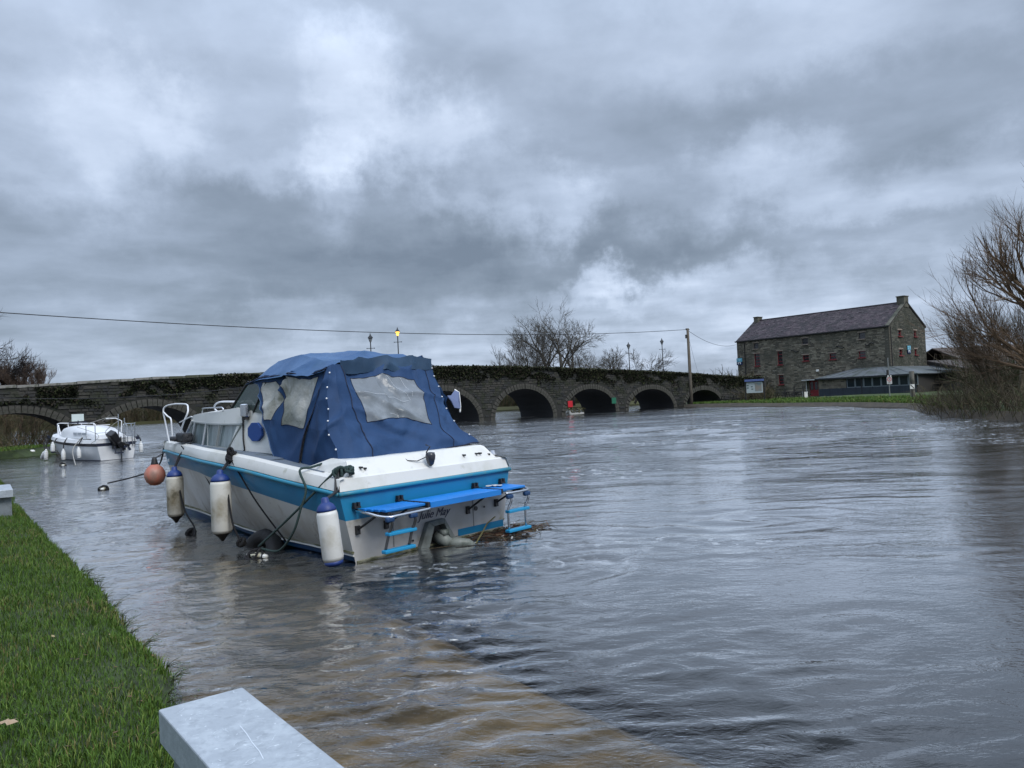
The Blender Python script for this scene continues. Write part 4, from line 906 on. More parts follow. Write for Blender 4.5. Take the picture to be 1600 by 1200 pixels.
# ------------------------------------------------------------------ main cruiser
HD = math.radians(138.5); OB = Vector((-.955, 8.84, 0)); BF = Vector((math.cos(HD), math.sin(HD), 0)); BPv = Vector((-BF.y, BF.x, 0))
def wl(x, y, z): return OB + BF*x + BPv*y + Vector((0,0,z))
boat = empty('cabin_cruiser', OB, HD, 'white and blue cabin cruiser with blue canvas canopy moored at the flooded quay', 'boat')
m_white = M('gelcoat_white', (.70,.70,.67), .35, layers=[((.56,.56,.50), 2.2, .5, .72), ((.42,.42,.34), 5, .62, .78)], coat=.2)
m_hull = M('hull_white', (.52,.52,.50), .38, layers=[((.38,.35,.29), 1.6, .46, .66, (1,1,.5)), ((.16,.11,.065), 2.2, .60, .72, (1.2,1.2,.5)), ((.10,.10,.08), 9, .64, .74, (.6,.6,1.6))], coat=.2)
m_blue = M('hull_blue', (.010,.185,.37), .38, layers=[((.012,.14,.29), 2, .45, .7), ((.02,.22,.40), .9, .5, .75)], spec=.35)
m_bt = M('boot_blue', (.008,.05,.14), .5, layers=[((.02,.09,.12), 3, .45, .7)])
m_rail = M('rub_rail', (.015,.21,.33), .4, layers=[((.10,.22,.22), 5, .55, .7)])
m_deck = M('side_deck', (.12,.15,.19), .8, layers=[((.05,.06,.04), 3, .5, .7)], bump=(60,.3))
m_black = M('black_rubber', (.014,.014,.016), .55); m_steel = M('stainless', (.62,.63,.65), .22, metal=1.0); m_wtube = M('white_tube', (.75,.76,.78), .35)
m_glass = M('cabin_glass', (.23,.29,.30), .16, layers=[((.13,.17,.17), 1.7, .42, .62, (3,3,.6)), ((.34,.40,.41), 3, .5, .68, (2.5,2.5,.3))], spec=.7)
m_wsg = M('windscreen_glass', (.02,.045,.035), .08, layers=[((.10,.13,.12), 5, .5, .7)], spec=.8, alpha=.82)
ss = np.linspace(0, 1, 56)
def cv(k, ys): return smoothcurve(k, ys, ss)
K = [0,.146,.29,.44,.58,.73,.87,.95,1.0]
yR = cv(K, [1.30,1.32,1.30,1.20,.98,.68,.33,.14,.0]); zR = cv(K, [.75,.86,.96,1.02,1.05,1.06,1.05,1.04,1.03])
yB = cv(K, [1.235,1.25,1.22,1.12,.88,.56,.25,.10,.0]); zB = cv(K, [.47,.60,.71,.80,.84,.83,.81,.80,.79])
yC = cv(K, [1.15,1.02,.93,.77,.57,.34,.14,.05,.0]); zC = cv(K, [.10,.10,.10,.10,.10,.10,.10,.10,.10])
yD = cv(K, [1.12,.99,.90,.74,.54,.31,.12,.04,.0]); zD = zC-.07
LR, LB, LC, LD = 6.85, 6.72, 6.28, 6.22
def lvl(L_, y, z, s=1): return [Vector((L_*a, s*b, c)) for a, b, c in zip(ss, y, z)]
def skin(mb, A, B_, n=6, bulge=0, mi=0):
    G = []
    for a, b2 in zip(A, B_):
        G.append([a.lerp(b2, t) + Vector((0, (1 if a.y >= 0 else -1)*bulge*math.sin(PI*t)*min(1, abs(a.y)*3)*min(1, a.x*1.6), 0)) for t in np.linspace(0, 1, n)])
    mb.grid(G, mi)
hull = MB(); band = MB(); boot = MB(); gun = MB(); rl = MB(); und = MB()
for s in (1, -1):
    R_, B_, C_, D_ = lvl(LR,yR,zR,s), lvl(LB,yB,zB,s), lvl(LC,yC,zC,s), lvl(LD,yD,zD,s); K_ = [Vector((5.9*a, 0, -.35)) for a in ss]
    skin(band, B_, R_, 4, .012); skin(hull, C_, B_, 7, .03); skin(boot, D_, C_, 2); skin(und, K_, D_, 3)
    T_ = [r + Vector((0,-s*.02,.145)) for r in R_]; T0 = [r + Vector((0,s*.012,.03)) for r in R_]; T1 = [Vector((r.x, max(0, s*r.y-.09)*s, r.z+.165)) for r in R_]
    skin(gun, T0, T_, 3, .01); skin(gun, T_, T1, 3); rl.tube([r + Vector((0,s*.012,0)) for r in R_], .024, 8)
for o_, n_, mm in ((hull,'hull',m_hull),(band,'blue_band',m_blue),(boot,'boot_stripe',m_bt),(und,'hull_bottom',m_bt),(gun,'gunwale',m_white)): o_.build(n_, mm, boat, smooth=True)
rl.tube([(-.012, y, .75) for y in np.linspace(1.31,-1.31,12)], .024, 8); rl.build('rubbing_strake', m_rail, boat, smooth=True)
# white line under the boot stripe and bow stem
m_ = MB(); m_.tube([(LC*a+.0, b+.004, .10) for a, b in zip(ss, yC)], .010, 5); m_.build('waterline_tape', m_white, boat)
# transom
m_ = MB(); m_.poly([(0,yB[0],.47),(0,-yB[0],.47),(0,-yC[0],.10),(0,-yD[0],-.05),(0,yD[0],-.05),(0,yC[0],.10)][::-1]); m_.build('transom', M('transom_white', (.50,.50,.50), .4, layers=[((.40,.39,.36), 1.5, .45, .65), ((.25,.23,.15), 3, .64, .76)]), boat)
m_ = MB()
for s in (1,-1): m_.tube([(LC*a+.02*a, s*(b+.010), .135+.012*mnoise.noise(Vector((a*20,0,1)))) for a, b in zip(ss, yC)], [.016+.008*mnoise.noise(Vector((a*30,3,s))) for a in ss], 5)
m_.tube([(-.004, y, .03+.01*mnoise.noise(Vector((y*6,0,2)))) for y in np.linspace(1.12,-1.12,24)], .016, 5)
tag(m_.build('scum_line', M('scum_green', (.10,.105,.05), .9, layers=[((.30,.29,.22), 6, .45, .65)]), boat), kind='stuff')
m_ = MB(); m_.poly([(0,yR[0],.75),(0,-yR[0],.75),(0,-yB[0],.47),(0,yB[0],.47)][::-1]); m_.build('transom_band', m_blue, boat)
m_ = MB(); m_.bx(-.006,-.001,-.35,-1.14,.055,.135); m_.build('transom_boot', m_blue, boat)
for y in (.62, -.62): m_ = MB(); m_.bx(-.004,.0,y-.006,y+.006,.10,.46); m_.build('transom_seam', M('seam_grey', (.2,.2,.2), .6), boat)
# afterdeck moulding
m_ = MB(); sec = [(0,1.29,.775),(.03,1.27,.90)]
m_.grid([[(0,1.29,.775),(0,-1.29,.775)],[(.035,1.27,.895),(.035,-1.27,.895)],[(.06,1.25,.91),(.06,-1.25,.91)]])
m_.grid([[(.06,1.25,.91),(.9,1.27,.98)],[(.06,1.10,.915),(.9,1.05,.98)]]); m_.grid([[(.9,-1.27,.98),(.06,-1.25,.91)],[(.9,-1.05,.98),(.06,-1.10,.915)]])
m_.grid([[(.06,1.12,.91),(.06,-1.14,.91)],[(.20,1.05,1.06),(.20,-1.07,1.06)],[(.235,1.03,1.075),(.235,-1.05,1.075)],[(.5,1.03,1.09),(.5,-1.05,1.09)]])
for s in (1.12,-1.14): m_.poly([(.06,s,.91),(.20,s*.94,1.06),(.235,s*.92,1.075),(.5,s*.92,1.09),(.9,s,.98)])
m_.build('afterdeck', m_white, boat, smooth=False)
m_ = MB()
for y, z in ((.93,.99),(.88,.975),(-.62,.985),(-.84,.985),(-.9,.985),(-1.05,.96)): m_.box((.11,y,z),(.05,.02,.02))
m_.build('deck_fitting', m_black, boat)
m_ = MB(); m_.lathe([(.02,-.03),(.05,0),(.03,.05)], (.14,-1.16,.95), 10); m_.build('cleat', m_steel, boat)
# side decks, foredeck
m_ = MB(); G = []
for i in range(0, 56):
    r = Vector((LR*ss[i], 0, 0)); w = max(0, yR[i]-.085); z = zR[i]+.165
    G.append([(r.x, w, z-.012), (r.x, w*.5, z+.0), (r.x, 0, z+.01), (r.x, -w*.5, z), (r.x, -w, z-.012)])
m_.grid(G[12:]); m_.grid([[g_[0], (g_[0][0], .9, g_[0][2]-.01)] for g_ in G[4:14]]); m_.grid([[(g_[0][0], -.9, g_[0][2]-.01), g_[4]] for g_ in G[4:14]]); m_.build('side_deck', m_deck, boat)
m_ = MB(); m_.bx(.5,2.9,-.9,.9,.5,.55); m_.build('cockpit_sole', m_black, boat)
# cabin shell
CX, CY = [0,1.2,1.9,2.6,3.2,4,5,5.6,6.0], [.85,.86,.90,.965,.92,.76,.47,.25,.05]
def cy(x, z=1.2): return float(smoothcurve(CX, CY, [x])[0]) - max(0, z-1.15)*.11
TOPZ = ([1.2,2.0,2.44,2.71,3.28,3.8,4.63,4.91,5.75],[1.49,1.58,1.67,1.70,1.66,1.655,1.63,1.56,1.24])
BOTZ = ([1.2,2.0,2.9,3.88,4.63,5.75],[1.02,1.09,1.135,1.16,1.17,1.19])
tz = lambda x: float(np.interp(x, *TOPZ)); bz = lambda x: float(np.interp(x, *BOTZ))
def win_lo(x): return float(np.interp(x, [2.86,3.26,3.88,4.63,5.71],[1.17,1.185,1.19,1.20,1.225]))
def win_hi(x): return float(np.interp(x, [2.5,3.17,3.74,4.41,4.66],[1.485,1.49,1.505,1.525,1.535]))
xs_ = sorted(set([1.2,1.5,2.0,2.44] + list(np.linspace(2.55, 5.75, 40))))
cab = MB()
WP_T = [(2.53,1.485),(4.66,1.535)]; WP_B = [(2.87,1.165),(5.62,1.225)]
for s in (1, -1):
    # below, above and aft of the window opening
    n = 30
    bl_ = [Vector((x, s*cy(x,bz(x)), bz(x))) for x in np.linspace(2.87,5.75,n)]; wb_ = [Vector((x, s*cy(x,1.19), win_lo(x))) for x in np.linspace(2.87,5.62,n)]
    skin(cab, bl_, wb_, 2)
    wt_ = [Vector((x, s*cy(x,1.5), win_hi(x))) for x in np.linspace(2.53,4.66,n)]; tp_ = [Vector((x, s*cy(x,tz(x)), tz(x))) for x in np.linspace(2.53,4.70,n)]
    skin(cab, wt_, tp_, 4)
    a0 = [Vector((x, s*cy(x,bz(x)), bz(x))) for x in np.linspace(1.2,2.87,12)]
    G = []
    for i in range(12):
        f = i/11; lo = Vector((1.2+1.67*f, 0, 0)); xt = 1.2+1.33*f; hi_ = tz(xt); lo.z = bz(lo.x); G.append([Vector((lo.x+(xt-lo.x)*t, s*cy(lo.x+(xt-lo.x)*t, lo.z+(hi_-lo.z)*t), lo.z+(hi_-lo.z)*t)) for t in np.linspace(0,1,6)])
    cab.grid(G)
    # forward raked post
    cab.tube([(4.68,s*cy(4.68,1.55),1.545),(5.66,s*cy(5.66,1.22),1.225)], .022, 6)
def roof_row(x, n=9): return [Vector((x, cy(x,tz(x))*c, tz(x)+.05*(1-c*c))) for c in np.linspace(1,-1,n)]
cab.grid([roof_row(x) for x in [2.0,2.44,2.71,3.28,3.8,4.2,4.63]]); cab.grid([roof_row(4.63), roof_row(4.91)])
cab.build('cabin', m_white, boat, smooth=False)
m_ = MB()
for s in (1, -1):
    G = [[Vector((xb+(xt-xb)*t, s*(cy(xb+(xt-xb)*t, 1.2+.3*t)-.018), zb_+(zt_-zb_)*t)) for t in np.linspace(0,1,4)] for xb, xt, zb_, zt_ in [(2.87+2.75*f, 2.53+2.13*f, win_lo(2.87+2.75*f), win_hi(2.53+2.13*f)) for f in np.linspace(0,1,24)]]
    m_.grid(G)
m_.grid([[(4.72+(5.6-4.72)*t, c*(cy(4.72+.88*t)-.02), 1.54-.32*t) for t in (0,.5,1)] for c in (-1,-.5,0,.5,1)])
gw = m_.build('cabin_window', m_glass, boat, smooth=True)
def onw(f, t, out=.008):
    xb, xt = 2.87+2.75*f, 2.53+2.13*f; x = xb+(xt-xb)*t; return (x, cy(x, 1.2+.3*t)+out, win_lo(xb)+(win_hi(xt)-win_lo(xb))*t)
alu = M('window_alu', (.36,.38,.37), .4, metal=.4)
for xt, xb, r in ((4.41,4.63,.016),(3.74,3.88,.014),(3.66,3.60,.006),(3.17,3.26,.010),(3.13,3.22,.008)):
    m_ = MB(); m_.tube([(xb,cy(xb,1.2)+.010,win_lo(xb)),((xb+xt)/2,cy((xb+xt)/2,1.35)+.010,(win_lo(xb)+win_hi(xt))/2),(xt,cy(xt,1.5)+.010,win_hi(xt))], r, 5); m_.build('window_divider', alu if r < .012 else m_wtube, boat)
m_ = MB(); m_.tube([onw(.0,0),onw(.0,1)], .012, 5); 
for f0, f1 in zip(np.linspace(0,.95,20), np.linspace(.05,1,20)): m_.tube([onw(f0,1),onw(f1,1)], .016, 5); m_.tube([onw(f0,0),onw(f1,0)], .016, 5)
m_.build('window_frame', alu, boat)
m_ = MB(); cb = M('curtain', (.42,.47,.46), .9)
for f0, f1 in ((.03,.13),(.16,.34),(.42,.6),(.72,.9)):
    G = [[Vector(onw(f0+(f1-f0)*u, t, -.06+.012*math.sin(u*30))) for t in (0.02,.97)] for u in np.linspace(0,1,14)]; m_.grid(G)
m_.build('curtain', cb, boat, smooth=True)
# black trim seam on cabin side, blue octagonal vent cover, chrome horn
m_ = MB(); m_.tube([(2.44,cy(2.4,1.62)+.012,1.62),(2.50,cy(2.5,1.54)+.012,1.54),(2.47,cy(2.47,1.3)+.012,1.3),(2.43,cy(2.4,1.16)+.012,1.16),(2.52,cy(2.5,1.10)+.012,1.105)], .010, 5); m_.build('trim_seam', m_black, boat, smooth=True)
m_ = MB(); c = Vector((2.21,cy(2.2,1.38)+.005,1.385)); pts = [c+Vector((.175*math.cos(a)*1.0, 0, .125*math.sin(a))) for a in (np.arange(8)+.5)*PI/4]; m_.prism(pts, (0,.035,0)); m_.build('vent_cover', M('cover_blue', (.012,.06,.25), .6), boat, bevel=.006)
m_ = MB(); m_.lathe([(.055,0),(.062,.01),(.062,.15),(.05,.16)], (2.40,.95,1.58), 14); m_.build('horn', m_steel, boat, smooth=False); m_ = MB(); m_.lathe([(.045,-.04),(.045,0)], (2.40,.95,1.58), 10); m_.build('horn_bracket', m_black, boat)
# windscreen
m_ = MB(); m_.quad((2.85,.88,1.70),(2.02,.90,1.60),(2.05,.83,2.02),(2.50,.82,2.02)); m_.quad((2.85,-.88,1.70),(2.02,-.90,1.60),(2.05,-.83,2.02),(2.50,-.82,2.02)); m_.quad((2.86,.88,1.71),(2.51,.81,2.02),(2.51,-.81,2.02),(2.86,-.88,1.71)); m_.build('windscreen', m_wsg, boat)
m_ = MB(); m_.tube([(2.86,.885,1.70),(2.52,.82,2.03)], .014, 6); m_.tube([(2.86,-.885,1.70),(2.52,-.82,2.03)], .014, 6); m_.tube([(2.30,.90,1.63),(2.06,.84,2.0)], .012, 6); m_.tube([(2.87,.88,1.705),(2.87,-.88,1.715)], .012, 6); m_.build('windscreen_frame', m_black, boat)
m_ = MB(); m_.tube([(2.86,.3,1.71),(2.52,.28,2.02)], .014, 6); m_.tube([(2.86,-.3,1.71),(2.52,-.28,2.02)], .014, 6); m_.build('windscreen_pillar', m_wtube, boat)
# helm shapes inside, just visible as darkness
m_ = MB(); m_.bx(2.05,2.6,-.8,.8,1.0,1.56); m_.build('dashboard', m_black, boat)
# pulpit, roof rails
def tubeobj(name, pts, r, mat, parent, n=8, sub=6):
    pts = [Vector(p) for p in pts]; P_ = []
    for i in range(len(pts)-1):
        p0 = pts[max(i-1,0)]; p1 = pts[i]; p2 = pts[i+1]; p3 = pts[min(i+2,len(pts)-1)]
        for k in range(sub):
            t = k/sub; P_.append(.5*((2*p1)+(p2-p0)*t+(2*p0-5*p1+4*p2-p3)*t*t+(3*p1-3*p2+p3-p0)*t**3))
    P_.append(pts[-1]); m_ = MB(); m_.tube(P_, r, n); return m_.build(name, mat, parent, smooth=True)
tubeobj('pulpit_rail', [(6.42,.10,1.15),(6.52,.11,1.5),(6.57,.12,1.72),(6.50,.10,1.80),(6.25,.08,1.825),(5.95,.10,1.82),(5.62,.16,1.80),(5.42,.24,1.74),(5.36,.28,1.66),(5.46,.30,1.52),(5.72,.31,1.17)], .013, m_wtube, boat)
tubeobj('pulpit_rail', [(6.56,.12,1.70),(6.42,.12,1.63),(6.30,.12,1.58),(6.28,.12,1.45),(6.30,.10,1.14)], .013, m_wtube, boat)
tubeobj('pulpit_rail', [(5.6,.30,1.52),(5.2,.32,1.60),(4.92,.42,1.60)], .010, m_wtube, boat)
tubeobj('roof_rail', [(3.80,.82,1.655),(3.79,.82,1.69),(3.72,.83,1.715),(3.3,.86,1.715),(3.13,.87,1.71),(3.10,.87,1.66)], .010, m_steel, boat)
tubeobj('roof_hoop', [(5.02,-.05,1.66),(5.10,-.05,1.70),(5.12,-.05,1.755),(5.02,-.05,1.80),(4.85,-.05,1.815),(4.35,-.05,1.80),(4.0,-.05,1.79),(3.9,-.05,1.70)], .014, m_wtube, boat)
m_ = MB(); m_.lathe([(.05,0),(.05,.02),(.02,.03)], (6.5,.0,1.18), 10); m_.build('fairlead', m_steel, boat)
m_ = MB()
for k in range(5): m_.box((6.0-.07*k,(.26+.03*k)*1.12+.02,.92),(.035,.012,.03+.012*(k%2)))
m_.build('bow_marking', M('sign_white', (.75,.8,.82), .5), boat)
# black roll and blue cloth on the foredeck
m_ = MB(); m_.box((0,0,.07),(.52,.15,.14)); m_.box((.3,.05,.05),(.35,.14,.07)); bag = m_.build('rolled_tarpaulin', M('tarp_black', (.012,.013,.018), .6, bump=(14,.8)), bevel=.03); bag.location = wl(4.62,.70,1.235); bag.rotation_euler = (0,0,HD-.25); tag(bag, 'rolled black tarpaulin on the foredeck of the blue cruiser', 'tarpaulin')
m_ = MB(); m_.grid([[(x, y, .012+.012*math.sin(x*23+y*9)) for y in np.linspace(-.1,.1,5)] for x in np.linspace(-.45,.45,12)]); cl = m_.build('blue_cloth', M('cloth_blue', (.02,.035,.12), .8), smooth=True); cl.location = wl(5.45,.33,1.24); cl.rotation_euler = (0,0,HD-.32); tag(cl, 'flat blue cloth lying at the bow of the cruiser', 'cloth')

# ---- canopy
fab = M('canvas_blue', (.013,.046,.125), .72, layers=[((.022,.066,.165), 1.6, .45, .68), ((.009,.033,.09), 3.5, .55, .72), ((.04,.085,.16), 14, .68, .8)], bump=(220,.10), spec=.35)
fabt = M('canvas_top_lit', (.034,.092,.21), .60, layers=[((.075,.15,.29), 1.6, .45, .68), ((.03,.085,.17), 2.5, .5, .7)], bump=(220,.10), spec=.4)  # lighter copy of the canvas blue: light on the top painted into the colour
vin = M('clear_vinyl', (.20,.225,.255), .3, layers=[((.155,.175,.19), 1.7, .40, .6, (1,1,1)), ((.30,.335,.37), 2.6, .52, .78, (2.2,1.2,.8))], bump=(3.5,.3), spec=.45, alpha=.93)
vin2 = M('cloudy_vinyl', (.36,.365,.34), .35, layers=[((.18,.19,.16), 2.2, .40, .62), ((.50,.52,.53), 3.3, .56, .74, (1.5,1,.5))], bump=(4,.7), spec=.5, alpha=.97)
canopy = MB()
def disp(p, k=1.):
    q = Vector((p.x*1.0, p.y*1.0, p.z*.55)); w_ = mnoise.noise(Vector((p.x*1.3,p.y*1.3,p.z*1.1)))*2.2; a = mnoise.noise_vector(q*2.2)*.035 + mnoise.noise_vector(Vector((p.x*4.5+p.z*1.8+w_, p.y*4.5+w_, p.z*1.3)))*.034 + mnoise.noise_vector(Vector((p.x*10+w_, p.y*10+p.z*6-w_, p.z*2.5)))*.008
    f = min(1, max(0, (p.z-1.02)/.12))*.8+.2; rg_ = max(0, 1-3.2*abs(mnoise.noise(Vector((p.x*2.0+p.z*.9, p.y*2.0-p.z*.8, p.z*.5+4)))))**2
    return p + a*k*f + Vector((p.x-1.3, p.y, .3*(p.z-1.3))).normalized()*f*k*(.045*rg_-.012)
def panel(mb, C, wins=(), n=9, wmb=None, mi=0, k=1.):
    R_ = len(C)-1; Cc = len(C[0])-1
    for i in range(R_):
        for j in range(Cc):
            a, b2, c, d = [Vector(v) for v in (C[i][j], C[i][j+1], C[i+1][j+1], C[i+1][j])]
            w = (i, j) in wins; G = []
            for u in np.linspace(0,1,n+1):
                row = []
                for t in np.linspace(0,1,n+1):
                    p = disp(a.lerp(b2,t).lerp(d.lerp(c,t),u), k)
                    row.append(p)
                G.append(row)
            (wmb if w else mb).grid(G, mi)
SIDE = [[(1.69,1.0,1.06),(1.60,1.0,1.06),(1.45,1.0,1.04),(1.38,1.0,1.03),(1.22,1.0,1.01),(1.16,1.0,1.0)],
        [(1.95,.96,1.50),(1.92,.955,1.53),(1.80,.94,1.53),(1.58,.94,1.46),(1.13,.94,1.42),(1.04,.95,1.42)],
        [(2.10,.87,1.74),(2.05,.87,1.75),(1.62,.87,1.73),(1.60,.87,1.76),(1.03,.87,1.72),(.93,.87,1.73)],
        [(2.27,.83,1.96),(2.18,.82,1.97),(1.87,.82,2.00),(1.76,.81,2.02),(.95,.81,2.00),(.84,.81,2.00)],
        [(2.46,.82,2.03),(2.22,.82,2.05),(1.88,.81,2.08),(1.77,.80,2.09),(.92,.80,2.07),(.80,.80,2.08)]]
vb = MB(); panel(canopy, SIDE, {(1,1),(2,1),(1,3),(2,3)}, 9, vb)
vb.build('side_window', vin2, boat, smooth=True)
CORN = [[(1.16,.98,1.0),(.80,1.0,.965),(.32,1.01,.95),(.26,.86,.99),(.26,.63,1.015)],
        [(1.04,.93,1.42),(.86,.98,1.42),(.60,1.0,1.42),(.50,.83,1.45),(.55,.60,1.47)],
        [(.93,.88,1.73),(.84,.92,1.73),(.68,.91,1.75),(.64,.77,1.75),(.70,.59,1.75)],
        [(.80,.80,2.08),(.79,.79,2.09),(.78,.76,2.10),(.80,.70,2.115),(.87,.57,2.13)]]
panel(canopy, CORN, (), 14)
REAR = [[(.26,.63,1.015),(.26,.45,1.01),(.26,0,1.01),(.28,-.35,1.05),(.30,-.62,1.08),(.34,-1.12,1.10)],
        [(.55,.60,1.47),(.56,.47,1.47),(.57,-.03,1.49),(.48,-.46,1.36),(.50,-.64,1.37),(.56,-.92,1.42)],
        [(.70,.59,1.75),(.73,.45,1.73),(.74,-.06,1.75),(.70,-.54,1.70),(.72,-.74,1.70),(.76,-.92,1.72)],
        [(.84,.58,2.00),(.89,.43,1.99),(.90,-.09,2.00),(.88,-.60,1.95),(.90,-.84,1.97),(.90,-.99,1.97)],
        [(.87,.57,2.13),(.98,.40,2.16),(1.02,-.15,2.20),(1.05,-.62,2.235),(1.06,-.90,2.25),(.99,-1.0,2.14)]]
wb_ = MB(); panel(canopy, REAR, {(1,1),(1,2),(2,1),(2,2)}, 13, wb_); wb_.build('rear_window', vin, boat, smooth=True)
STB = [[(.34,-1.12,1.10),(.9,-1.08,1.06),(1.7,-1.02,1.08)],[(.56,-.92,1.42),(1.1,-.94,1.45),(1.95,-.92,1.5)],[(.90,-.99,1.97),(1.4,-.88,1.97),(2.27,-.83,1.96)],[(.99,-1.0,2.14),(1.6,-.82,2.10),(2.46,-.82,2.03)]]
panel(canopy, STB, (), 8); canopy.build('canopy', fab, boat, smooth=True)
top = MB()
TOP = [[(2.56,.84,2.00),(2.54,.60,2.05),(2.54,0,2.09),(2.54,-.60,2.05),(2.56,-.84,2.0)],
       [(2.22,.86,2.02),(2.12,.62,2.27),(2.12,0,2.30),(2.12,-.60,2.25),(2.22,-.86,2.04)],
       [(1.60,.86,2.045),(1.62,.60,2.31),(1.62,0,2.345),(1.62,-.60,2.30),(1.60,-.86,2.07)],
       [(1.10,.85,2.03),(1.14,.62,2.22),(1.14,0,2.31),(1.14,-.62,2.29),(1.10,-.90,2.10)],
       [(.84,.83,2.05),(.88,.60,2.155),(1.0,0,2.225),(1.04,-.60,2.255),(.98,-1.03,2.13)]]
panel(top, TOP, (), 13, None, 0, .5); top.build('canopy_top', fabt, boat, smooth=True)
# valance roll above the rear window, seams, zips, snaps, poles
m_ = MB(); panel(m_, [[(.90,.60,2.03),(.97,.2,2.04),(.99,-.2,2.05),(1.0,-.6,2.05),(.99,-.98,2.05)],[(.90,.57,2.16),(1.02,.2,2.20),(1.05,-.2,2.235),(1.07,-.6,2.26),(1.02,-1.0,2.19)]], (), 8, None, 0, 1.0)
for v in range(len(m_.v)): m_.v[v] = (m_.v[v][0]-.045, m_.v[v][1], m_.v[v][2]+.012)
m_.build('valance', M('canvas_dark', (.011,.040,.085), .72, layers=[((.02,.06,.12), 2, .45, .68)]), boat, smooth=True)
def seam(pts, r=.006, mat=None, n=14, out=(0,0,0), name='seam'):
    P_ = []; pts = [Vector(p) for p in pts]
    for a, b2 in zip(pts[:-1], pts[1:]): P_ += [disp(a.lerp(b2, t)) + Vector(out) for t in np.linspace(0, 1, n)]
    m_ = MB(); m_.tube(P_, r, 5); m_.build(name, mat or M('seam_navy', (.006,.012,.035), .8), boat)
seam([r[5] for r in SIDE], out=(0,.006,0)); seam([r[4] for r in CORN], .007, out=(-.006,.004,0)); seam([r[0] for r in SIDE], .006, M('canvas_edge', (.05,.10,.2), .7)); seam([r[4] for r in REAR], .005, out=(-.006,0,0))
seam([SIDE[4][0],SIDE[4][2],SIDE[4][4],SIDE[4][5]], .009, out=(0,.02,-.02))
seam([CORN[0][0],CORN[0][1],CORN[0][2],CORN[0][3],CORN[0][4],REAR[0][2],REAR[0][4],REAR[0][5]], .008, out=(-.004,.004,0), name='hem')
for a, b2, c in ((1,1,3),(1,1,2)): pass
seam([SIDE[1][1],SIDE[1][2],SIDE[2][2],SIDE[3][2],SIDE[3][1],SIDE[2][1],SIDE[1][1]], .004, n=9, out=(0,.003,0)); seam([SIDE[1][3],SIDE[1][4],SIDE[2][4],SIDE[3][4],SIDE[3][3],SIDE[2][3],SIDE[1][3]], .004, n=9, out=(0,.003,0))
seam([REAR[1][1],REAR[1][2],REAR[1][3],REAR[2][3],REAR[3][3],REAR[3][2],REAR[3][1],REAR[2][1],REAR[1][1]], .004, n=9, out=(-.003,0,0))
cre = M('vinyl_crease', (.62,.66,.70), .4)
for pts_ in ([(.89,-.12,1.98),(.72,-.33,1.72),(.58,-.42,1.48)],[(.88,-.34,1.96),(.70,-.40,1.68),(.55,-.40,1.45)],[(.79,.43,1.80),(.72,.10,1.76),(.68,-.30,1.68)],[(.88,-.45,1.95),(.72,-.47,1.68)],[(.66,.40,1.60),(.60,.0,1.53)]): seam(pts_, .0022, cre, 12, (-.004,0,0), 'crease')
snm = MB(); snm.lathe([(.011,-.004),(.008,.006),(.002,.009)], n=8); sn = snm.mesh('snap', M('snap_white', (.8,.82,.85), .25))
pl_ = [Vector(r[2]) for r in CORN]
for k in range(8):
    f = (k+.35)/8*3; i = min(int(f), 2); p = disp(pl_[i].lerp(pl_[i+1], f-i)) + Vector((-.006,.012,0)); link('snap', sn, boat, p, (-PI/2,0,0))
pl_ = [Vector(r[5]) for r in REAR][::-1]
for k in range(7):
    f = (k+.6)/7.2*4; i = min(int(f), 3); p = disp(pl_[i].lerp(pl_[i+1], f-i)) + Vector((-.014,.015,0)); link('snap', sn, boat, p, (0,-PI/2,0))
m_ = MB(); m_.tube([(1.35,.78,1.2),(1.2,.72,2.12)], .012, 6); m_.tube([(1.35,-.78,1.2),(1.05,-.5,2.16)], .012, 6); m_.build('canopy_frame', m_steel, boat)
# flapping side light curtain on the starboard side
m_ = MB(); m_.grid([[disp(Vector(p), .6) for p in row] for row in [[(.74,-.98,1.72),(.77,-1.08,1.72),(.84,-1.22,1.79)],[(.68,-1.0,1.64),(.69,-1.10,1.64),(.79,-1.25,1.76)],[(.63,-1.02,1.55),(.63,-1.09,1.55),(.70,-1.17,1.59)]]]); m_.build('loose_flap', M('flap_grey', (.10,.13,.24), .7), boat, solid=.012)
m_ = MB(); m_.tube([(.84,-1.225,1.80),(.79,-1.255,1.76),(.70,-1.18,1.58),(.65,-1.12,1.50)], .012, 5); m_.build('flap_edge', m_white, boat)
# hanging stern lamp, lines from the hem
m_ = MB(); m_.lathe([(.01,-.12),(.035,-.10),(.055,-.04),(.06,0),(.05,.035),(.02,.04)], (0,0,0), 12); ml = m_.build('stern_light', M('lamp_smoke', (.035,.037,.045), .25), boat, smooth=True); ml.location = (.03,.0,1.035)
m_ = MB(); m_.tube([(.10,.0,1.07),(.03,0,1.14),(.10,0,1.16)], .008, 5); m_.tube([(.2,.27,1.04),(.14,.25,1.0),(.10,.14,.985),(.05,.03,1.03)], .006, 4); m_.tube([(.2,.27,1.04),(.13,.28,.94)], .005, 4); m_.tube([(.26,.62,1.01),(.15,.63,.97),(.12,.60,.95)], .006, 4); m_.tube([(.26,.52,1.01),(.14,.50,.96),(.14,.48,.92)], .007, 4); m_.build('hem_cord', m_black, boat)
# name
bt = text('name_lettering', 'Julie May', .13, M('name_navy', (.012,.016,.05), .5), boat, (-.006,.02,.375), Matrix(((0,0,-1),(-1,0,0),(0,1,0))).to_euler(), shear=.5, bold=0)
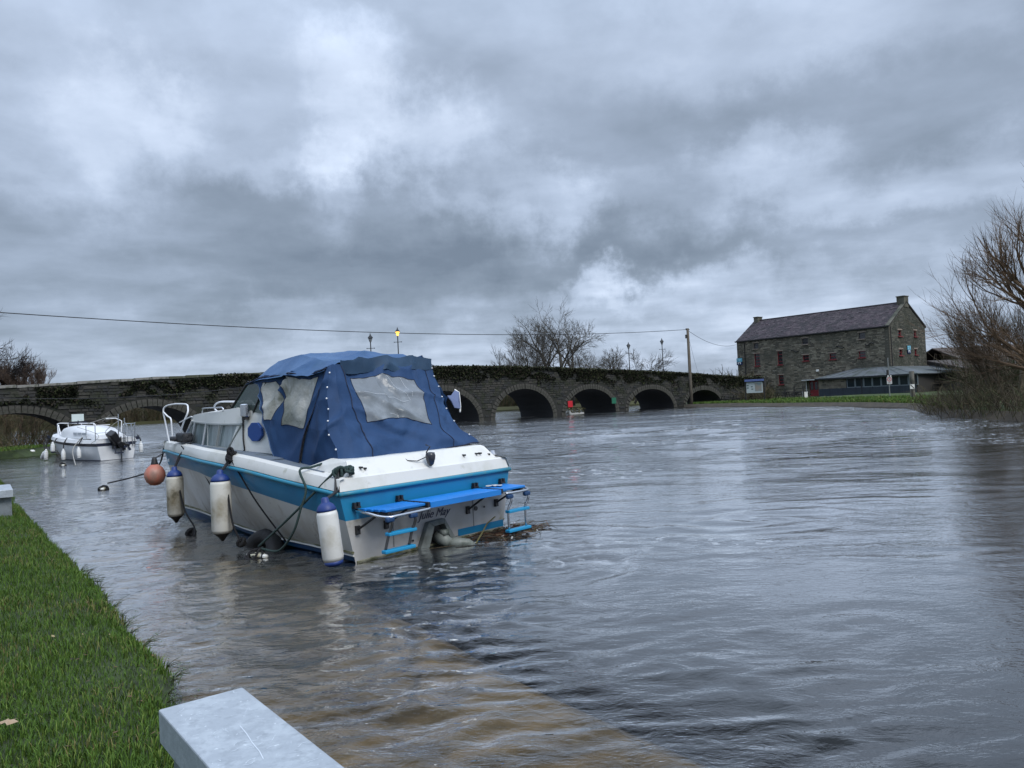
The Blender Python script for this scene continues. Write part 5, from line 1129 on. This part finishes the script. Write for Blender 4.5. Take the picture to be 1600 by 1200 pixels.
# ---- bathing platform
plat = empty('bathing_platform', (0,0,0)); plat.parent = boat
m_pb = M('platform_blue', (.010,.20,.62), .38, layers=[((.008,.15,.48), 2, .45, .7)])
def slat(y0, y1, x0, x1, z): m_ = MB(); m_.bx(x0, x1, y0, y1, z, z+.028); m_.build('slat', m_pb, boat, bevel=.006)
for k in range(4):
    slat(1.08-.015*k, .50, -.045-.095*k, -.045-.095*k-.078, .555)
    slat(.455, -.66, -.045-.095*k, -.045-.095*k-.085, .557)
    slat(-.70, -1.16+.012*k, -.045-.095*k, -.045-.095*k-.085, .555)
m_ = MB(); m_.bx(-.440,-.42,.455,-.66,.525,.585); m_.build('platform_edge', m_pb, boat)
for y in (.48,-.68): m_ = MB(); m_.bx(-.44,-.03,y-.014,y+.014,.535,.59); m_.build('crossbar', m_black, boat)
for y in (1.0,.3,-.3,-1.05): m_ = MB(); m_.bx(-.42,-.03,y-.02,y+.02,.525,.553); m_.build('crossbar', m_black, boat)
tubeobj('platform_rail', [(-.02,1.12,.57),(-.2,1.115,.55),(-.36,1.08,.52),(-.45,1.02,.51),(-.47,.92,.515),(-.475,.7,.52),(-.47,.52,.525),(-.44,.47,.53)], .015, m_steel, boat)
tubeobj('platform_rail', [(-.02,-1.19,.57),(-.2,-1.185,.56),(-.36,-1.18,.545),(-.44,-1.14,.535),(-.47,-1.06,.53),(-.475,-.85,.53),(-.46,-.72,.53)], .015, m_steel, boat)
for y, z0 in ((1.10,.36),(.72,.36),(-.52,.34),(-1.02,.36)):
    m_ = MB(); m_.tube([(-.01,y,z0),(-.34,y-.02,.54)], .013, 6); m_.box((-.015,y,z0),(.03,.05,.09)); m_.build('strut', m_black, boat)
for y in (1.14,.56,-.62,-1.10):
    m_ = MB(); m_.box((-.03,y,.62),(.04,.025,.06)); m_.box((-.03,y-.05,.62),(.04,.025,.06)); m_.box((-.03,y-.025,.60),(.05,.08,.02)); m_.build('hinge', m_black, boat)
for yc, zb, sgn in ((.87,.17,1),(-.94,.08,-1)):
    ld = empty('ladder', (0,0,0)); ld.parent = boat
    for y in (yc+.15, yc-.16):
        q_ = [(-.475,y,.50),(-.475,y-.005,.45),(-.46,y+.0,.40),(-.44+.0,y+.02,.33),(-.42,y+.05*(sgn>0),zb+.02)]
        t_ = tubeobj('rail', q_, .015, m_steel if sgn < 0 else M('steel_dark', (.10,.10,.10), .35, metal=.8), ld)
    for z, s_ in ((zb+(.17 if sgn>0 else .23),.0),(zb,.04)):
        m_ = MB(); m_.box((-.435,yc+s_*(sgn>0),z),(.075,.40 if s_ else .37,.035)); m_.build('tread', M('tread_blue', (.012,.26,.50), .45), ld, bevel=.008)
    for y in (yc+.15, yc-.16): m_ = MB(); m_.box((-.47,y+.02,.49),(.05,.10,.05)); m_.build('foot_pad', M('pad_blue', (.006,.04,.12), .5), ld, bevel=.015)
bpy.data.objects.remove(plat)
# stern drive opening and leg
gr = M('drive_grey', (.17,.19,.18), .6, layers=[((.08,.09,.08), 4, .45, .65)])
m_ = MB(); o1 = [(.30,-.02),(.30,.02),(.16,.30),(-.09,.31),(-.25,.06),(-.25,-.02)]; i1 = [(.19,-.02),(.19,.02),(.10,.25),(-.05,.26),(-.15,.06),(-.15,-.02)]
for k in range(5):
    a, b2, c, d = o1[k], o1[k+1], i1[k+1], i1[k]; m_.box8([(-.0,a[0],a[1]),(-.0,b2[0],b2[1]),(-.0,c[0],c[1]),(-.0,d[0],d[1]),(-.07,a[0],a[1]),(-.07,b2[0],b2[1]),(-.10,c[0],c[1]),(-.10,d[0],d[1])])
m_.build('drive_shield', gr, boat, bevel=.008)
m_ = MB(); m_.poly([(-.012,y,z) for y, z in i1]); m_.build('drive_recess', m_black, boat)
m_ = MB(); m_.tube([(-.03,.02,.12),(-.12,.0,.09),(-.20,-.02,.04)], [.065,.078,.06], 12); m_.tube([(-.13,-.03,.04),(-.22,-.12,.035),(-.31,-.21,.02),(-.36,-.26,.0)], [.055,.065,.055,.025], 12); m_.box((-.13,-.0,.17),(.10,.08,.06)); m_.build('drive_leg', M('drive_pale', (.20,.22,.20), .5, layers=[((.09,.11,.09), 6, .45, .6)]), boat, smooth=True)
m_ = MB()
for y, z in ((.42,.10),(.36,.125),(.22,.06),(.16,.07),(.12,.055),(-.80,.34)): m_.lathe([(.012,0),(.014,.01)], (-.01,y,z), 8, Matrix.Rotation(-PI/2,3,'Y'))
m_.lathe([(.028,0),(.028,.012)], (-.004,-.66,.34), 12, Matrix.Rotation(-PI/2,3,'Y')); m_.build('through_hull', m_black, boat)

# ---- fenders
capb = M('fender_blue', (.010,.035,.17), .5); fw = M('fender_white', (.66,.66,.63), .45, layers=[((.45,.43,.36), 3, .5, .7)]); fd = M('fender_dirty', (.50,.48,.42), .55, layers=[((.20,.17,.11), 2.2, .44, .62), ((.08,.07,.045), 4.5, .56, .68)])
fd2 = M('fender_grubby', (.58,.57,.52), .5, layers=[((.30,.27,.20), 2.4, .48, .66)])
def fender(c, L_, r, body, bot, label, hang, tilt=(0,0,0), group='fenders hung along the blue cruiser', par=None, cap=capb, cl=True, name='fender'):
    o = empty(name, c, 0, label, 'fender', group); o.rotation_euler = tilt; h = L_/2
    m_ = MB(); m_.lathe([(r*.9,-h+.05),(r,-h+.09),(r,h-.09),(r*.9,h-.05)], n=20); m_.build('body', body, o, smooth=True)
    m_ = MB(); m_.lathe([(r*.93,h-.052),(r*.90,h-.03),(r*.74,h+.005),(r*.45,h+.03),(.040,h+.035),(.036,h+.075),(.02,h+.085)], n=20); m_.build('top_cap', cap, o, smooth=True)
    m_ = MB(); m_.lathe([(.015,-h-.05) if not cl else (.2*r,-h-.005),(r*.55,-h) if cl else (r*.4,-h-.0),(r*.85,-h+.02) if cl else (r*.75,-h+.04),(r*.91,-h+.052)], n=20); m_.build('bottom_cap', bot, o, smooth=True)
    if hang is not None:
        q = o.matrix_basis if False else None
        m_ = MB(); inv = (Matrix.Translation(Vector(c)) @ o.rotation_euler.to_matrix().to_4x4()).inverted(); pts = [inv @ Vector(p) for p in hang]
        m_.tube([(0,0,h+.06)] + pts, .014, 6); m_.tube([(.01,.0,h+.06)] + [p+Vector((.025,.01,.01)) for p in pts], .012, 6); m_.build('lanyard', m_black, o)
    return o
fender(wl(4.28,1.02,.50), .66, .115, fd, m_black, 'dirty white fender with blue top nearest the bow', [wl(4.28,.95,1.05), wl(4.25,.80,1.23)], (0,0,0), cl=False)
fender(wl(2.21,1.42,.52), .72, .12, fd2, m_black, 'grubby white fender with blue top amidships beside the tyre', [wl(2.2,1.36,1.0), wl(2.2,1.25,1.14)], (0,.0,0), cl=False)
fender(wl(-.10,1.50,.375), .60, .105, fw, capb, 'clean white fender with blue ends at the stern corner', [wl(.02,1.33,.78), wl(.12,1.24,.98)], (0,-.10,0))
m_ = MB(); m_.lathe([(.02,-.165),(.08,-.15),(.135,-.10),(.165,-.02),(.160,.05),(.125,.12),(.07,.17),(.055,.185)], n=24)
bf = empty('ball_fender', wl(6.30,.42,.665), 0, 'faded orange ball fender with black neck hanging at the bow', 'buoy'); m_.build('body', M('buoy_orange', (.46,.14,.09), .5, layers=[((.42,.22,.17), 3.5, .45, .62), ((.20,.13,.10), 2, .58, .7)]), bf, smooth=True)
m_ = MB(); m_.lathe([(.062,.17),(.055,.20),(.04,.26),(.03,.30)], n=16); m_.build('neck', m_black, bf, smooth=True); m_ = MB(); m_.tube([(0,0,.27), Vector(wl(6.35,.20,1.04))-wl(6.30,.42,.665)], .010, 5); m_.build('lanyard', m_black, bf)
def knot(mb, c, r, n=5, rr=.014):
    c = Vector(c)
    for k in range(n):
        ax = rv().normalized(); u = ax.orthogonal().normalized(); v_ = ax.cross(u); rad = r*rnd(.6,1.1); o_ = rv(r*.35)
        mb.tube([c+o_+u*rad*math.cos(t)+v_*rad*math.sin(t) for t in np.linspace(0, 2*PI, 11)], rr, 5, 0, False)
def rope(pts, r, mat, label, sag=0., knots=(), name='mooring_rope'):
    P_ = []; pts = [Vector(p) for p in pts]
    for i in range(len(pts)-1):
        p0 = pts[max(i-1,0)]; p1 = pts[i]; p2 = pts[i+1]; p3 = pts[min(i+2,len(pts)-1)]
        for k in range(10):
            t = k/10; q = .5*((2*p1)+(p2-p0)*t+(2*p0-5*p1+4*p2-p3)*t*t+(3*p1-3*p2+p3-p0)*t**3); q.z -= sag*4*t*(1-t); P_.append(q)
    P_.append(pts[-1]); m_ = MB(); m_.tube(P_, r, 6)
    for c, kr in knots: knot(m_, c, kr, 5, r*1.2)
    o = m_.build(name, mat, smooth=True); return tag(o, label, 'rope')
rg = M('rope_green', (.035,.065,.06), .9, bump=(90,.6)); rk = M('rope_black', (.012,.012,.014), .9, bump=(90,.6)); rw = M('rope_pale', (.34,.33,.30), .9, bump=(90,.6))
bol1 = at(402, 868, z=.03); bol2 = at(162, 762, z=.05)
rope([wl(.10,1.26,.99), wl(.10,1.26,.99).lerp(bol1, .5)+Vector((0,-.04,.02)), bol1+Vector((.02,0,.10))], .013, rg, 'green mooring rope running taut from the stern cleat to the submerged bollard', knots=[(wl(.10,1.22,.98),.06),(wl(.06,1.12,.985),.05)])
rope([wl(.62,1.02,1.04), wl(.60,1.22,1.01), wl(.60,1.36,.99), at(478,765,Y=8.16), at(470,795,Y=8.14), at(458,832,Y=8.2), at(436,860,Y=8.45), bol1+Vector((.05,-.02,.08))], .013, rg, 'slack green rope looping from the canopy hem to the submerged bollard')
rope([wl(2.2,1.30,1.12), at(400,783,Y=9.0), at(447,846,Y=8.95)], .011, rk, 'dark taut rope slanting down the hull from the midships cleat', knots=[(wl(2.2,1.29,1.10),.06),(wl(2.2,1.27,1.16),.05)])
rope([wl(4.25,.92,1.20), at(320,742,Y=10.35), at(338,783,Y=10.1)], .009, rk, 'thin dark rope slanting from the bow fender along the hull')
rope([wl(6.75,.05,1.08), bol2+Vector((1.6,-.95,.42)), bol2+Vector((.10,0,.10))], .016, rk, 'long dark bow rope running to the bollard in the shallows', sag=.01)
rope([wl(4.2,1.0,.62), wl(4.0,1.02,.30), wl(3.75,1.02,.10), wl(3.6,1.1,.0)], .013, rk, 'dark rope trailing into the water behind the bow fender', knots=[(wl(3.8,1.05,.03),.05)])
rope([wl(2.12,1.38,.70), wl(2.0,1.40,.35), wl(1.92,1.36,.14)], .013, rk, 'dark rope hanging beside the midships fender to the tyre', knots=[(wl(1.92,1.34,.10),.045)])
def bollard(c, label, s=1.0, pale=True):
    o = empty('mooring_bollard', (c.x, c.y, -.16), rnd(0,3), label, 'bollard'); mp = M('bollard_cream', (.42,.40,.30), .6, layers=[((.12,.12,.08), 6, .45, .6)])
    m_ = MB(); m_.lathe([(.13*s,0),(.13*s,.03),(.055*s,.05),(.05*s,.16),(.075*s,.19),(.075*s,.215),(.03*s,.225)], n=14); m_.build('post', mp, o, smooth=True)
    m_ = MB(); m_.tube([(-.13*s,0,.19),(.13*s,0,.19)], .028*s, 8); m_.lathe([(.02,-.01),(.035*s,.0),(.035*s,.02),(.02,.03)], (-.13*s,0,.18), 8); m_.lathe([(.02,-.01),(.035*s,.0),(.035*s,.02),(.02,.03)], (.13*s,0,.18), 8); m_.build('cross_bar', M('bollard_white', (.7,.7,.66), .5), o)
    m_ = MB(); knot(m_, (0,0,.17), .09*s, 9, .014); m_.build('rope_turns', rk, o)
bollard(bol1, 'half submerged mooring bollard wrapped in rope beside the blue cruiser'); bollard(bol2, 'half submerged mooring bollard holding the long bow rope', 1.15)
bollard(at(98, 726, z=.05), 'half submerged mossy bollard near the white boat', 1.3)
mc = at(49, 703, Y=36.5); m_ = MB(); m_.lathe([(.06,-.5),(.06,.16),(.15,.18),(.16,.24),(.10,.29),(.02,.30)], n=16); tag(m_.build('mushroom_bollard', M('bollard_white', (.7,.7,.66), .5), loc=(mc.x,36.5,max(0.02,mc.z-.4)), smooth=True), 'white mushroom topped bollard standing in the water at far left', 'bollard')
# half sunk tyre against the hull
ty = at(372, 836, z=.0); m_ = MB(); R0, r0 = .30, .10
G = [[(( R0+r0*math.cos(b_))*math.cos(a), (r0*1.25*math.sin(b_)), (R0+r0*math.cos(b_))*math.sin(a)) for b_ in np.linspace(0, 2*PI, 13)] for a in np.linspace(0, 2*PI, 37)]
m_.grid(G); tyo = m_.build('tyre', M('tyre_black', (.014,.014,.015), .65, bump=(30,.3)), smooth=True); tyo.location = wl(1.95,1.10,-.16); tyo.rotation_euler = (.5,0,HD); tag(tyo, 'black tyre half sunk in the water against the cruiser hull', 'tyre')
# debris raft at the stern
deb = MB(); dc = wl(-.15,-.95,0)
for i in range(420):
    p = dc + BF*random.gauss(-.10,.16) + BPv*random.gauss(.0,.33) + Vector((0,0,rnd(-.01,.05))); a = rnd(0,PI); d = Vector((math.cos(a), math.sin(a), rnd(-.12,.18)))*rnd(.03,.16); deb.tube([p-d, p+rv(.012), p+d], [.003,.005,.002], 3, random.choice((0,0,1,2)), False)
for i in range(110): leaf(deb, dc + BF*random.gauss(-.10,.15) + BPv*random.gauss(0,.3) + Vector((0,0,rnd(0,.04))), rnd(.012,.035), random.choice((0,1,1,2,2,0,1,2,1,3)))
tag(deb.build('floating_debris', [M('twig_wet', (.03,.022,.014), .7), M('twig_tan', (.12,.09,.05), .8), M('leaf_rust', (.10,.04,.018), .8), M('litter_white', (.5,.5,.48), .6)]), 'raft of twigs and leaves caught behind the cruiser stern', 'debris', kind='stuff')
m_ = MB(); m_.tube([wl(-.42,-.22,.03), wl(-.3,-.45,.10), wl(-.1,-.75,.15), wl(-.05,-.95,.20)], .008, 4); tag(m_.build('reed_stem', M('reed', (.13,.12,.045), .9)), 'pale reed stem leaning on the stern drive', 'reed')
m_ = MB(); m_.grid([[(x, y, .012+.012*mnoise.noise(Vector((x*30,y*30,0)))) for y in np.linspace(-.06,.06,6)] for x in np.linspace(-.1,.1,8)]); lt = m_.build('white_litter', M('litter_white', (.5,.5,.48), .6), smooth=True); lt.location = wl(-.14,-.86,.588); tag(lt, 'white scrap of litter on the blue platform slats', 'litter')

# ------------------------------------------------------------------ the white boat further off
H2 = math.radians(141); O2 = Vector((-15.55, 30.1, 0)); B2 = empty('white_cruiser', O2, H2, 'small all white cruiser with black outboard moored farther along the quay', 'boat')
F2 = Vector((math.cos(H2), math.sin(H2), 0)); P2 = Vector((-F2.y, F2.x, 0))
def w2(x, y, z): return O2 + F2*x + P2*y + Vector((0,0,z))
mw2 = M('white_hull', (.72,.74,.76), .35, layers=[((.62,.64,.66), 1.5, .45, .7)]); nav = M('stripe_navy', (.008,.012,.03), .4)
K2 = [0,.2,.45,.7,.88,1]; LL = 5.7
y1_ = smoothcurve(K2,[.78,.90,.95,.80,.42,0],ss); yg = smoothcurve(K2,[.84,.98,1.04,.90,.50,0],ss); yw = smoothcurve(K2,[.66,.74,.72,.52,.22,0],ss)
zs = smoothcurve(K2,[.62,.64,.70,.78,.86,.90],ss); lo_, md_, hi2 = MB(), MB(), MB()
y1_ = y1_*.93; yg = yg*.93; yw = yw*.93
for s in (1,-1):
    a = [Vector((LL*.93*t, s*y, .02)) for t, y in zip(ss, yw)]; b_ = [Vector((LL*.985*t, s*y, z-.06)) for t, y, z in zip(ss, y1_, zs)]; c = [Vector((LL*t, s*(y), z+.06)) for t, y, z in zip(ss, yg, zs)]; d = [Vector((LL*t, s*max(0,y-.05), z+.19)) for t, y, z in zip(ss, yg, zs)]
    e = [Vector((LL*t, 0, z+.20)) for t, z in zip(ss, zs)]; k_ = [Vector((LL*.9*t, 0, -.3)) for t in ss]
    skin(lo_, a, b_, 6, .05); skin(md_, b_, c, 3, .015); skin(hi2, c, d, 3); skin(hi2, d, e, 4); skin(lo_, k_, a, 2)
lo_.poly([(0,.725,.56),(0,-.725,.56),(0,-.614,.02),(0,.614,.02)][::-1]); md_.poly([(0,.78,.68),(0,-.78,.68),(0,-.725,.56),(0,.725,.56)][::-1]); hi2.poly([(0,.78,.68),(0,.735,.81),(0,-.735,.81),(0,-.78,.68)])
lo_.build('hull', mw2, B2, smooth=True); md_.build('navy_stripe', nav, B2, smooth=True); hi2.build('deck', mw2, B2, smooth=True)
m_ = MB(); m_.poly([(-.002,.66,.02),(-.002,-.66,.02),(-.002,-.62,-.03),(-.002,.62,-.03)][::-1]); m_.tube([(.93*LL*t, y+.005, .02) for t, y in zip(ss, yw)], .03, 4); m_.build('boot_line', nav, B2)
m_ = MB()
cs = [(.5,.62,.86,.98),(1.2,.68,.86,1.22),(2.0,.72,.88,1.33),(3.2,.68,.90,1.36),(4.0,.52,.95,1.28),(4.9,.24,1.02,1.08)]
G = [[(x,y,z0),(x,y*.94,z0+(z1-z0)*.6),(x,y*.72,z1),(x,0,z1+.05),(x,-y*.72,z1),(x,-y*.94,z0+(z1-z0)*.6),(x,-y,z0)] for x, y, z0, z1 in cs]; m_.grid(G); m_.poly(G[0][::-1]); m_.build('cabin', mw2, B2, smooth=True)
m_ = MB(); 
for k in range(3): m_.box((1.2+k*.4,.715,1.06+k*.01),(.34,.02,.10))
m_.build('cabin_window', M('vent_grey', (.45,.48,.52), .4), B2)
m_ = MB(); m_.box((4.1,.93,.98),(.26,.03,.12)); m_.box((.05,-.82,.80),(.05,.14,.12)); m_.build('dark_hatch', nav, B2)
m_ = MB(); m_.box((.35,0,.84),(.7,1.3,.04)); m_.build('stern_locker', mw2, B2)
def tub2(name, pts, r, mat=m_steel): m_ = MB(); m_.tube(pts, r, 6); m_.build(name, mat, B2)
for y in (.75,-.75):
    for x in (.08,.9): tub2('stanchion', [(x,y,.8),(x,y,1.38)], .016)
tub2('stern_rail', [(.9,.75,1.38),(.08,.75,1.38),(.06,.2,1.38)], .016, m_wtube); tub2('stern_rail', [(.06,-.35,1.38),(.08,-.75,1.38),(.9,-.75,1.38),(1.3,-.75,1.2)], .016); tub2('stern_rail', [(.08,.75,1.08),(.06,.1,1.08)], .010); tub2('stern_rail', [(.06,-.3,1.08),(.08,-.75,1.08)], .010)
tub2('pole', [(-.05,-.05,.75),(-.05,-.08,1.78)], .022); tub2('pole', [(-.06,-.30,.35),(-.06,-.30,1.62)], .022); tub2('boarding_ladder', [(-.06,-.24,.3),(-.06,-.24,1.35),(-.02,-.34,1.42),(-.06,-.40,1.3),(-.06,-.40,.3)], .016)
tub2('swing_rail', [(.0,-.75,1.4),(-.05,-.70,1.42),(-.05,-.68,.45)], .018); tub2('swing_rail', [(.0,-.58,1.4),(-.05,-.60,.5)], .018); tub2('boom', [(-.05,-.08,1.68),(1.4,-.25,1.66),(2.6,.0,1.45)], .012, M('rope_pale', (.34,.33,.30), .9)); tub2('hoop', [(.8,-.55,1.05),(.8,-.58,1.5),(.9,-.4,1.62),(1.1,-.1,1.62)], .02, m_wtube)
tub2('tail_pole', [(-.10,-.12,.02),(-.10,-.12,.9)], .03, M('steel_dark', (.10,.10,.10), .35, metal=.8))
for s in (1,-1):
    for x, y in ((3.6,.72),(4.3,.50),(5.0,.22)): tub2('pulpit_post', [(x,s*y,.98),(x+.08,s*y*.95,1.45)], .016, m_wtube)
    tub2('pulpit_rail', [(3.2,s*.8,1.05),(3.68,s*.70,1.45),(4.38,s*.48,1.47),(5.08,s*.21,1.50),(5.35,0,1.52)], .018, m_wtube)
m_ = MB(); m_.box((0,0,0),(.03,.52,.30),Matrix.Rotation(.2,3,'Z')); q_ = m_.build('solar_panel', M('panel_pale', (.55,.62,.60), .4), B2); q_.location = (3.4,.05,1.72); m_ = MB(); m_.box((3.4,.05,1.52),(.05,.7,.05)); m_.tube([(3.4,.05,1.45),(3.4,.05,1.6)], .03, 6); m_.build('panel_bracket', nav, B2)
ob_ = empty('outboard_motor', w2(-.18,.05,.0), H2, 'black outboard motor tilted up on the white boat transom', 'outboard motor')
m_ = MB(); R_ = Matrix.Rotation(-.65,3,'X') @ Matrix.Rotation(-.35,3,'Y'); m_.box((-.05,.16,.88),(.34,.30,.52),R_); m_.build('cowling', M('cowl_black', (.012,.012,.014), .3), ob_, bevel=.05)
m_ = MB(); m_.box((-.12,-.08,.55),(.16,.16,.42),R_); m_.box((-.1,-.28,.58),(.30,.06,.16),R_); m_.box((.08,0,.60),(.14,.30,.32)); m_.build('leg', M('cowl_black', (.012,.012,.014), .3), ob_, bevel=.02)
m_ = MB()
for k in range(3): a = k*2.1; m_.box((-.22,-.30+.1*math.cos(a),.50+.1*math.sin(a)),(.03,.14,.08),Matrix.Rotation(a,3,'X'))
m_.build('propeller', nav, ob_)
m_ = MB(); m_.box((-.22,.05,.28),(.10,.30,.05)); m_.tube([(-.2,.17,.3),(-.15,.17,.55)],.02,5); m_.tube([(-.2,-.07,.3),(-.15,-.07,.55)],.02,5); m_.build('bracket', nav, ob_)
for x, y, z, t_, lb in ((4.6,.98,.22,.7,'small white fender trailing aslant at the bow of the white boat'),(4.2,1.02,.22,.1,'small white fender second from the bow of the white boat'),(3.2,1.12,.52,.05,'small white fender hung highest on the white boat side'),(2.35,1.05,.24,0,'small white fender third from the stern of the white boat'),(.95,1.02,.32,-.05,'small white fender nearest the transom on the white boat'),(.1,-.98,.38,0,'small white fender on the far side of the white boat')):
    fender(w2(x,y,z), .36, .08, M('fender_clean', (.74,.76,.76), .45), nav if z > .5 else M('fender_clean', (.74,.76,.76), .45), lb, [w2(x,y-.02*(1 if y>0 else -1),.72), w2(x,y*.86,.92)], (t_*.6,t_,0), 'fenders hung along the white boat', cap=M('fender_clean', (.74,.76,.76), .45))
bol3 = at(98, 726, z=.05)
rope([w2(1.0,.85,.95), w2(.9,1.25,.5), at(118,727,z=.06)], .018, rw, 'pale rope slanting from the white boat stern into the water')
rope([w2(1.6,.80,1.35), w2(.3,.55,1.0), w2(.1,.9,.7)], .010, rw, 'thin pale line draped over the white boat stern rail')
rope([w2(-.05,-.05,1.5), w2(.2,.3,1.15), w2(.0,.35,.9)], .012, rw, 'pale line hanging from the pole above the outboard')
rope([at(160,640+18,Y=31), at(172,648,Y=30)], .008, rw, 'short pale line at the top of the white boat pole')
